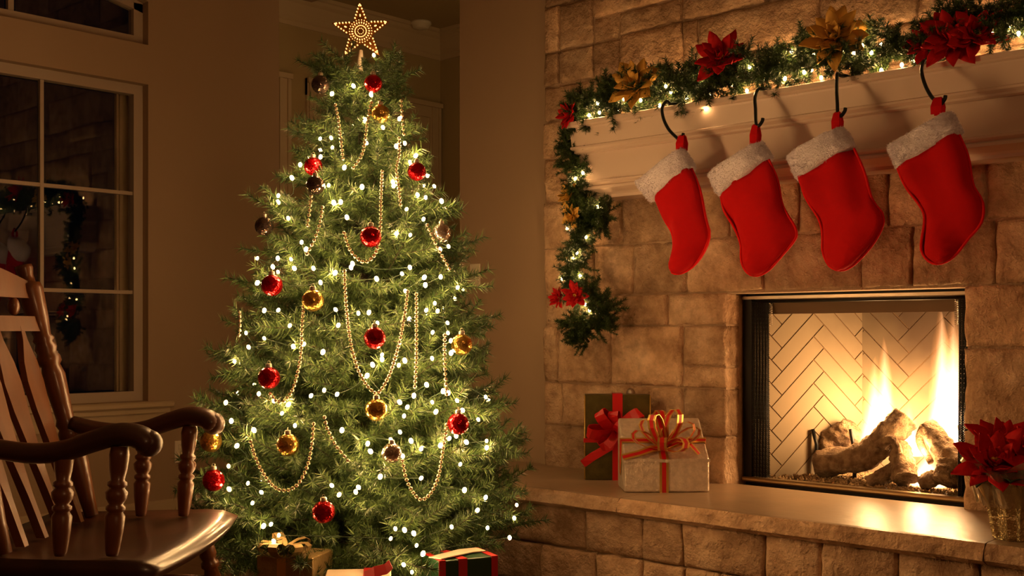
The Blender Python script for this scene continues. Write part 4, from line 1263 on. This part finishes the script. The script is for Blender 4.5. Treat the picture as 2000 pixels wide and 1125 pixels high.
# green-gold tall gift
c1 = pxZ(1206, 938, HT); P = camframe((c1.x, c1.y, HT), -.05)
g = thing('gift_box', 'tall dark olive gift box with big red bow behind the silver gift', 'gift', c1)
b = MB(); hexa(b, P, -.136, .136, 0, .085, .001, .355); o = b.build('box', 'gift_green', g)
mo = o.modifiers.new('bevel', 'BEVEL'); mo.width = .004; mo.segments = 2
for x in (-.135, .135):
    b = MB(); b.tube([P(x,-.001,.004), P(x,-.001,.352)], .0025, 5); b.build('gold_edge', 'gold_ribbon', g)
b = MB(); b.ribbon([P(.0,-.003,0), P(.0,-.003,.359), P(0,.088,.359), P(0,.088,.0)], Rv, .042, .002); b.build('ribbon', 'red_ribbon', g)
b = MB(); b.ribbon([P(-.14,.086,.165), P(-.14,-.003,.165), P(.14,-.003,.165), P(.14,.086,.165)], Uv, .018, .002); b.build('ribbon', 'red_ribbon', g)
bc = P(-.005, -.012, .20)
for d, L, h, w in (((-.7,-.5,.8),.13,.06,.05),((.8,-.5,.75),.14,.06,.05),((-1,-.5,.05),.14,.06,.05),((.7,-.8,.1),.10,.06,.045),((-.2,-.7,1),.11,.05,.045),((-.6,-.7,-.5),.12,.05,.045),((.2,-.9,.5),.09,.05,.045)):
    d = T(*d).normalized(); sd = d.cross(Fv).normalized(); sd = (sd+Fv*.7).normalized(); up = sd.cross(d); pts = []
    for i in range(13):
        a = 2*math.pi*i/12-math.pi; x = (1+math.cos(a))*.5*L; y = math.sin(a)*h*.5*(.35+.65*(1+math.cos(a))/2); pts.append(bc+d*x+up*y)
    b = MB(); b.ribbon(pts, sd, w, .0016); b.build('bow_loop', 'red_ribbon', g)
b = MB(); b.ribbon([bc, bc+T(-.03,-.01,-.06), bc+T(-.10,-.012,-.10), bc+T(-.14,-.01,-.13)], Uv*.5+Rv, .035, .0016); b.build('bow_tail', 'red_ribbon', g)
# gas valve knob on the stone
k = pxY(1228, 768, YS-.03); b = MB()
b.lathe(k+Vector((0,.03,0)), k, [(0,.018),(.3,.020),(.6,.021),(.85,.018),(1,.012)], 16)
tag(b.build('gas_valve_knob', 'steel', None, k), 'round metal gas valve cover on the stone above the olive gift', 'valve')

# ------------------------------------------------------------------ potted poinsettia
pc = pxZ(1985, 1052, HT)
pot = thing('potted_poinsettia', 'red poinsettia in a crinkled gold foil pot at the hearth end', 'plant', pc)
b = MB(); rs = []; seg = 40
for i, (z, q) in enumerate(((.001,.060),(.03,.066),(.08,.076),(.13,.086),(.165,.098),(.19,.115),(.165,.104),(.12,.084))):
    rs.append([pc+Vector(((q*(1+.07*math.sin(a*11+z*9)+.05*math.sin(a*17+2)))*math.cos(a), (q*(1+.07*math.sin(a*11+z*9)+.05*math.sin(a*17+2)))*math.sin(a), z+(.012*math.sin(a*7) if i in (4,5,6) else 0))) for a in [2*math.pi*k/seg for k in range(seg)]])
b.rings(rs, smooth=False); b.build('foil_wrap', 'foil', pot)
b = MB(); rs = []
for i, (z, q) in enumerate(((.10,.10),(.17,.125),(.23,.15))):
    rs.append([pc+Vector((q*(1+.10*math.sin(a*9+z*20))*math.cos(a), q*(1+.10*math.sin(a*9+z*20))*math.sin(a), z+(.02*math.sin(a*5) if i == 2 else 0))) for a in [2*math.pi*k/seg for k in range(seg)]])
rs += [[p+(pc+Vector((0,0,p.z-pc.z))-p).normalized()*.0012 for p in q] for q in reversed(rs)]
b.rings(rs, cap=False, smooth=False); b.build('cellophane_sleeve', 'cellophane', pot)
b = MB(); b.lathe(pc+Vector((0,0,.09)), pc+Vector((0,0,.13)), [(0,.07),(1,.075)], 16); b.build('soil', 'trunk_brown', pot)
for i, (x, y, z, rad) in enumerate(((-.085,-.05,.225,.115),(.035,-.07,.235,.12),(.11,.02,.25,.11),(-.02,.05,.265,.11))):
    c = pc+T(x, y, z); poinsettia('', c, T(x*3, -.8, .75), rad, 'red_petal', 9, 3, None, 40+i, pot)
    b = MB(); b.tube([pc+Vector((0,0,.12)), pc+T(x*.5,y*.5,.2), c], .004, 5); b.build('stem', 'leaf_green', pot)
for k in range(9):
    q = k*.7; d = T(math.cos(q), math.sin(q), -.15)
    M = Matrix.Translation(pc+T(0,0,.215)+d*.03) @ frame_from(Vector((0,0,1))+d*.3, d) @ Matrix.Scale(.13, 4)
    inst('leaf', petal_mesh('leaf_green', k % 3), M, pot)

# ------------------------------------------------------------------ gifts under the tree
def floor_gift(label, u, v, D, w, d, h, mt, yaw, stripes=None, bow=None):
    c = px(u, HOR+CAMZ*FPX/D, D); P = camframe((c.x, c.y, 0), yaw)
    t = thing('gift_box', label, 'gift', (c.x, c.y, 0), 'gifts on the floor under the tree')
    b = MB(); hexa(b, P, -w/2, w/2, -d/2, d/2, .001, h); o = b.build('box', mt, t)
    mo = o.modifiers.new('bevel', 'BEVEL'); mo.width = .004; mo.segments = 2
    e = .0016
    for x, sw, m in (stripes or ()):
        b = MB(); b.ribbon([P(x,-d/2-e,0), P(x,-d/2-e,h+e), P(x,d/2+e,h+e), P(x,d/2+e,0)], P(1,0,0)-P(0,0,0), sw, .002); b.build('ribbon', m, t)
    return t, P, h
t, P, h = floor_gift('golden crinkled gift box with a gauzy bow near the rocking chair', 577, 0, 3.675, .19, .16, .302, 'gift_gold', -.25, ((-.01,.03,'gold_ribbon'),))
for k in range(7):
    q = k*.9; d = T(math.cos(q), math.sin(q)*.6-.2, .35).normalized(); c = P(-.01,-.06,h+.004); pts = []
    sd = d.cross(Uv).normalized(); up = sd.cross(d)
    for i in range(11):
        a = 2*math.pi*i/10-math.pi; pts.append(c+d*(1+math.cos(a))*.045+up*math.sin(a)*.02)
    b = MB(); b.ribbon(pts, sd, .03, .001); b.build('bow_loop', 'gift_gold', t)
t, P, h = floor_gift('dark green gift box with red stripes under the branches', 897, 0, 3.72, .205, .15, .285, 'gift_dark_green', .45, ((-.09,.022,'gift_red'),(-.02,.030,'gift_red'),(.09,.022,'gift_red')))
b = MB(); b.ribbon([P(-.10,-.04,h+.004), P(-.04,-.02,h+.007), P(.03,.02,h+.006), P(.09,.03,h+.004)], Fv, .06, .003); b.build('tissue', 'gift_cream', t)
t, P, h = floor_gift('low cream gift with a curled red ribbon between the other gifts', 700, 0, 3.55, .20, .16, .258, 'gift_cream', .1, ((.03,.03,'gift_red'),))
b = MB(); b.ribbon([P(.02,-.05,h), P(.05,-.07,h+.02), P(.085,-.08,h+.03), P(.10,-.085,h+.045)], Fv*.6+Uv, .035, .0014); b.build('ribbon_tail', 'gift_red', t)

# ------------------------------------------------------------------ rocking chair (local axes: x = seat front, y = away from viewer)
chair = thing('rocking_chair', 'brown wooden rocking chair with turned spindles facing the tree', 'chair', c2w(-1.17, 3.22, 0))
K = lambda x, y, z: c2w(x, y, z)
YN, YFR = 2.90, 3.53
def part(nm, fn, m='chair_wood'):
    b = MB(); fn(b); return b.build(nm, m, chair)
# saddle seat
def seat(b):
    n, mm = 12, 16; top = []; bot = []
    for i in range(n+1):
        tr, br = [], []
        for j in range(mm+1):
            s, t = i/n, j/mm; hw = lerp(.34, .43, s**.7); y = 3.215+(t-.5)*2*hw; x = lerp(-1.42, -.865, s) + .03*(1-(2*t-1)**2)*s
            dish = -.022*math.sin(math.pi*min(1, s*1.05))*(1-(2*t-1)**4)
            z = .445+dish - (.022*((s-.86)/.14)**2 if s > .86 else 0)
            tr.append(K(x, y, z)); br.append(K(lerp(x, -1.15, .05), lerp(y, 3.215, .04), .395))
        top.append(tr); bot.append(br)
    vs = [p for q in top for p in q] + [p for q in bot for p in q]; W = mm+1; o = (n+1)*W; fs = []
    for i in range(n):
        for j in range(mm):
            a = i*W+j; fs.append((a, a+W, a+W+1, a+1)); fs.append((o+a, o+a+1, o+a+W+1, o+a+W))
    bd = [j for j in range(W)] + [i*W+mm for i in range(1, n+1)] + [n*W+j for j in range(mm-1, -1, -1)] + [i*W for i in range(n-1, 0, -1)]
    for k in range(len(bd)):
        a, c = bd[k], bd[(k+1) % len(bd)]; fs.append((a, c, o+c, o+a))
    b.add(vs, fs, 0, True)
part('seat', seat, 'chair_wood_dark')
TURN = [(0,.012),(.04,.014),(.22,.019),(.36,.021),(.40,.015),(.42,.020),(.45,.020),(.47,.014),(.52,.021),(.58,.023),(.62,.015),(.64,.020),(.67,.020),(.69,.014),(.78,.018),(.92,.021),(1,.017)]
TURN = [(a, q*1.2) for a, q in TURN]
BPS = 1.25
for y in (YN, YFR):
    for x, xt in ((-1.005, -.985), (-1.135, -1.125)):
        part('arm_post', lambda b: b.lathe(K(x, y, .44), K(xt, y, .715), TURN, 14))
# arms
def armf(y):
    def f(b):
        pts = [K(-1.345,y,.722), K(-1.28,y,.706), K(-1.20,y,.697), K(-1.12,y,.705), K(-1.05,y,.728), K(-.985,y,.745), K(-.93,y,.735), K(-.905,y,.705)]
        p = smooth_path(pts, 5); n = len(p)
        b.tube(p, [lerp(.028, .037, i/(n-1)) if i < n-4 else .037*math.sqrt(max(.05, 1-((i-n+4)/3.6)**2)) for i in range(n)], 14, squash=(1.15, .85))
        c = K(-.912, y, .722); b.ball(c, .034, 16, 10, sc=(1,1,1.0))
    return f
for y in (YN, YFR): part('arm', armf(y), 'chair_wood_dark')
# back posts
BP = [(0,.016),(.10,.020),(.22,.027),(.30,.020),(.315,.026),(.335,.026),(.35,.021),(.37,.026),(.39,.021),(.45,.023),(.56,.028),(.60,.022),(.612,.028),(.632,.028),(.65,.022),(.67,.027),(.69,.020),(.705,.026),(.72,.020),(.78,.025),(.90,.031),(.925,.028),(.93,.018),(.96,.017),(.985,.021),(1.0,.020)]
BP = [(a, q*BPS) for a, q in BP]
for y in (YN+.02, YFR):
    part('back_post', lambda b: b.lathe(K(-1.285, y, .44), K(-1.495, y+.0, 1.205), BP, 16))
LX = lambda z: lerp(-1.285, -1.495, (z-.44)/.765)
def railf(z0, z1, bow):
    def f(b):
        n = 12; rs = []
        for i in range(n+1):
            t = i/n; y = lerp(YN+.03, YFR-.01, t); a = math.sin(math.pi*t); x0, x1 = LX(z0)-.035*a, LX(z1)-.035*a
            zt = z1+bow*a
            rs.append([K(x0+.010,y,z0), K(x1+.010,y,zt), K(x1-.010,y,zt), K(x0-.010,y,z0)])
        b.rings(rs, smooth=False)
    return f
part('crest_rail', railf(1.105, 1.155, .05)); part('back_rail', railf(1.005, 1.05, .0))
for k in range(4):
    t = (k+.75)/4.5; y = lerp(YN+.03, YFR-.01, t); a = math.sin(math.pi*t)*.035
    def f(b):
        rs = []
        for s, w, th in ((0,.013,.012),(.2,.016,.012),(.40,.032,.010),(.58,.048,.009),(.72,.056,.009),(.82,.046,.009),(.93,.016,.009),(1,.010,.009)):
            z = lerp(.44, 1.02, s); x = LX(z)-a*s-.01*math.sin(math.pi*s)
            rs.append([K(x-th,y-w,z), K(x+th,y-w,z), K(x+th,y+w,z), K(x-th,y+w,z)])
        b.rings(rs, smooth=False)
    part('back_splat', f)
    part('rail_ball', lambda b: b.ball(K(LX(1.078)-a, y, 1.078), .018, 10, 8, sc=(1,1,1.5)))
LEG = [(0,.018),(.12,.022),(.25,.026),(.30,.020),(.32,.027),(.36,.027),(.38,.020),(.5,.028),(.6,.024),(.64,.019),(.66,.026),(.70,.026),(.72,.019),(.85,.022),(1,.018)]
feet = {}
for sy, y in ((-1, YN+.02), (1, YFR-.02)):
    for sx, x in ((1, -.94), (-1, -1.33)):
        a, c = K(x, y, .405), K(x+sx*.05, y+sy*.05, .075)
        feet[sx, sy] = (x+sx*.05, y+sy*.05)
        part('leg', lambda b: b.lathe(a, c, LEG, 14))
    def rocker(b):
        y2 = y+sy*.05; rs = []
        for i in range(21):
            s = lerp(-1.62, -.70, i/20); z = .022+.16*(s+1.13)**2
            rs.append([K(s,y2-.016,z-.02), K(s,y2+.016,z-.02), K(s,y2+.016,z+.022), K(s,y2-.016,z+.022)])
        b.rings(rs, smooth=False)
    part('rocker', rocker)
    part('stretcher', lambda b: b.lathe(K(-.93, y+sy*.02, .25), K(-1.34, y+sy*.02, .25), [(0,.009),(.3,.013),(.5,.018),(.7,.013),(1,.009)], 10))
part('stretcher', lambda b: b.lathe(K(-.915, YN-.01, .21), K(-.915, YFR+.01, .21), [(0,.010),(.3,.014),(.45,.02),(.5,.024),(.55,.02),(.7,.014),(1,.010)], 12))
part('stretcher', lambda b: b.lathe(K(-1.35, YN-.01, .21), K(-1.35, YFR+.01, .21), [(0,.010),(.3,.014),(.5,.02),(.7,.014),(1,.010)], 12))

# ------------------------------------------------------------------ wall fittings
def plate(nm, label, c, nx, holes):
    b = MB(); c = Vector(c)
    if nx: b.bbox((c.x, c.y-.036, c.z-.058), (c.x+.007, c.y+.036, c.z+.058), .003)
    else: b.bbox((c.x-.036, c.y-.007, c.z-.058), (c.x+.036, c.y, c.z+.058), .003)
    t = thing(nm, label, 'switch' if 'switch' in nm else 'outlet', c)
    b.build('cover_plate', 'plastic', t)
    for dz, w, h in holes:
        m = MB()
        if nx: m.bbox((c.x+.006, c.y-w, c.z+dz-h), (c.x+.011, c.y+w, c.z+dz+h), .002)
        else: m.bbox((c.x-w, c.y-.012, c.z+dz-h), (c.x+w, c.y-.006, c.z+dz+h), .002)
        m.build('rocker_key' if 'switch' in nm else 'socket', 'plastic', t)
plate('light_switch', 'cream dimmer switch plate on the wall beside the tree', pxY(929, 538, YF), False, ((0,.014,.03),))
plate('wall_outlet', 'cream power outlet low on the wall behind the chair', pxX(352, 882, XW), True, ((.024,.015,.014),(-.024,.015,.014)))
sd = pxZ(822, 43, HZ); b = MB(); b.lathe((sd.x,sd.y,HZ), (sd.x,sd.y,HZ-.045), [(0,.068),(.35,.068),(.42,.058),(.85,.05),(1,.03)], 24)
tag(b.build('smoke_detector', 'plastic', None, (sd.x, sd.y, HZ)), 'round smoke detector on the hallway ceiling', 'smoke detector')
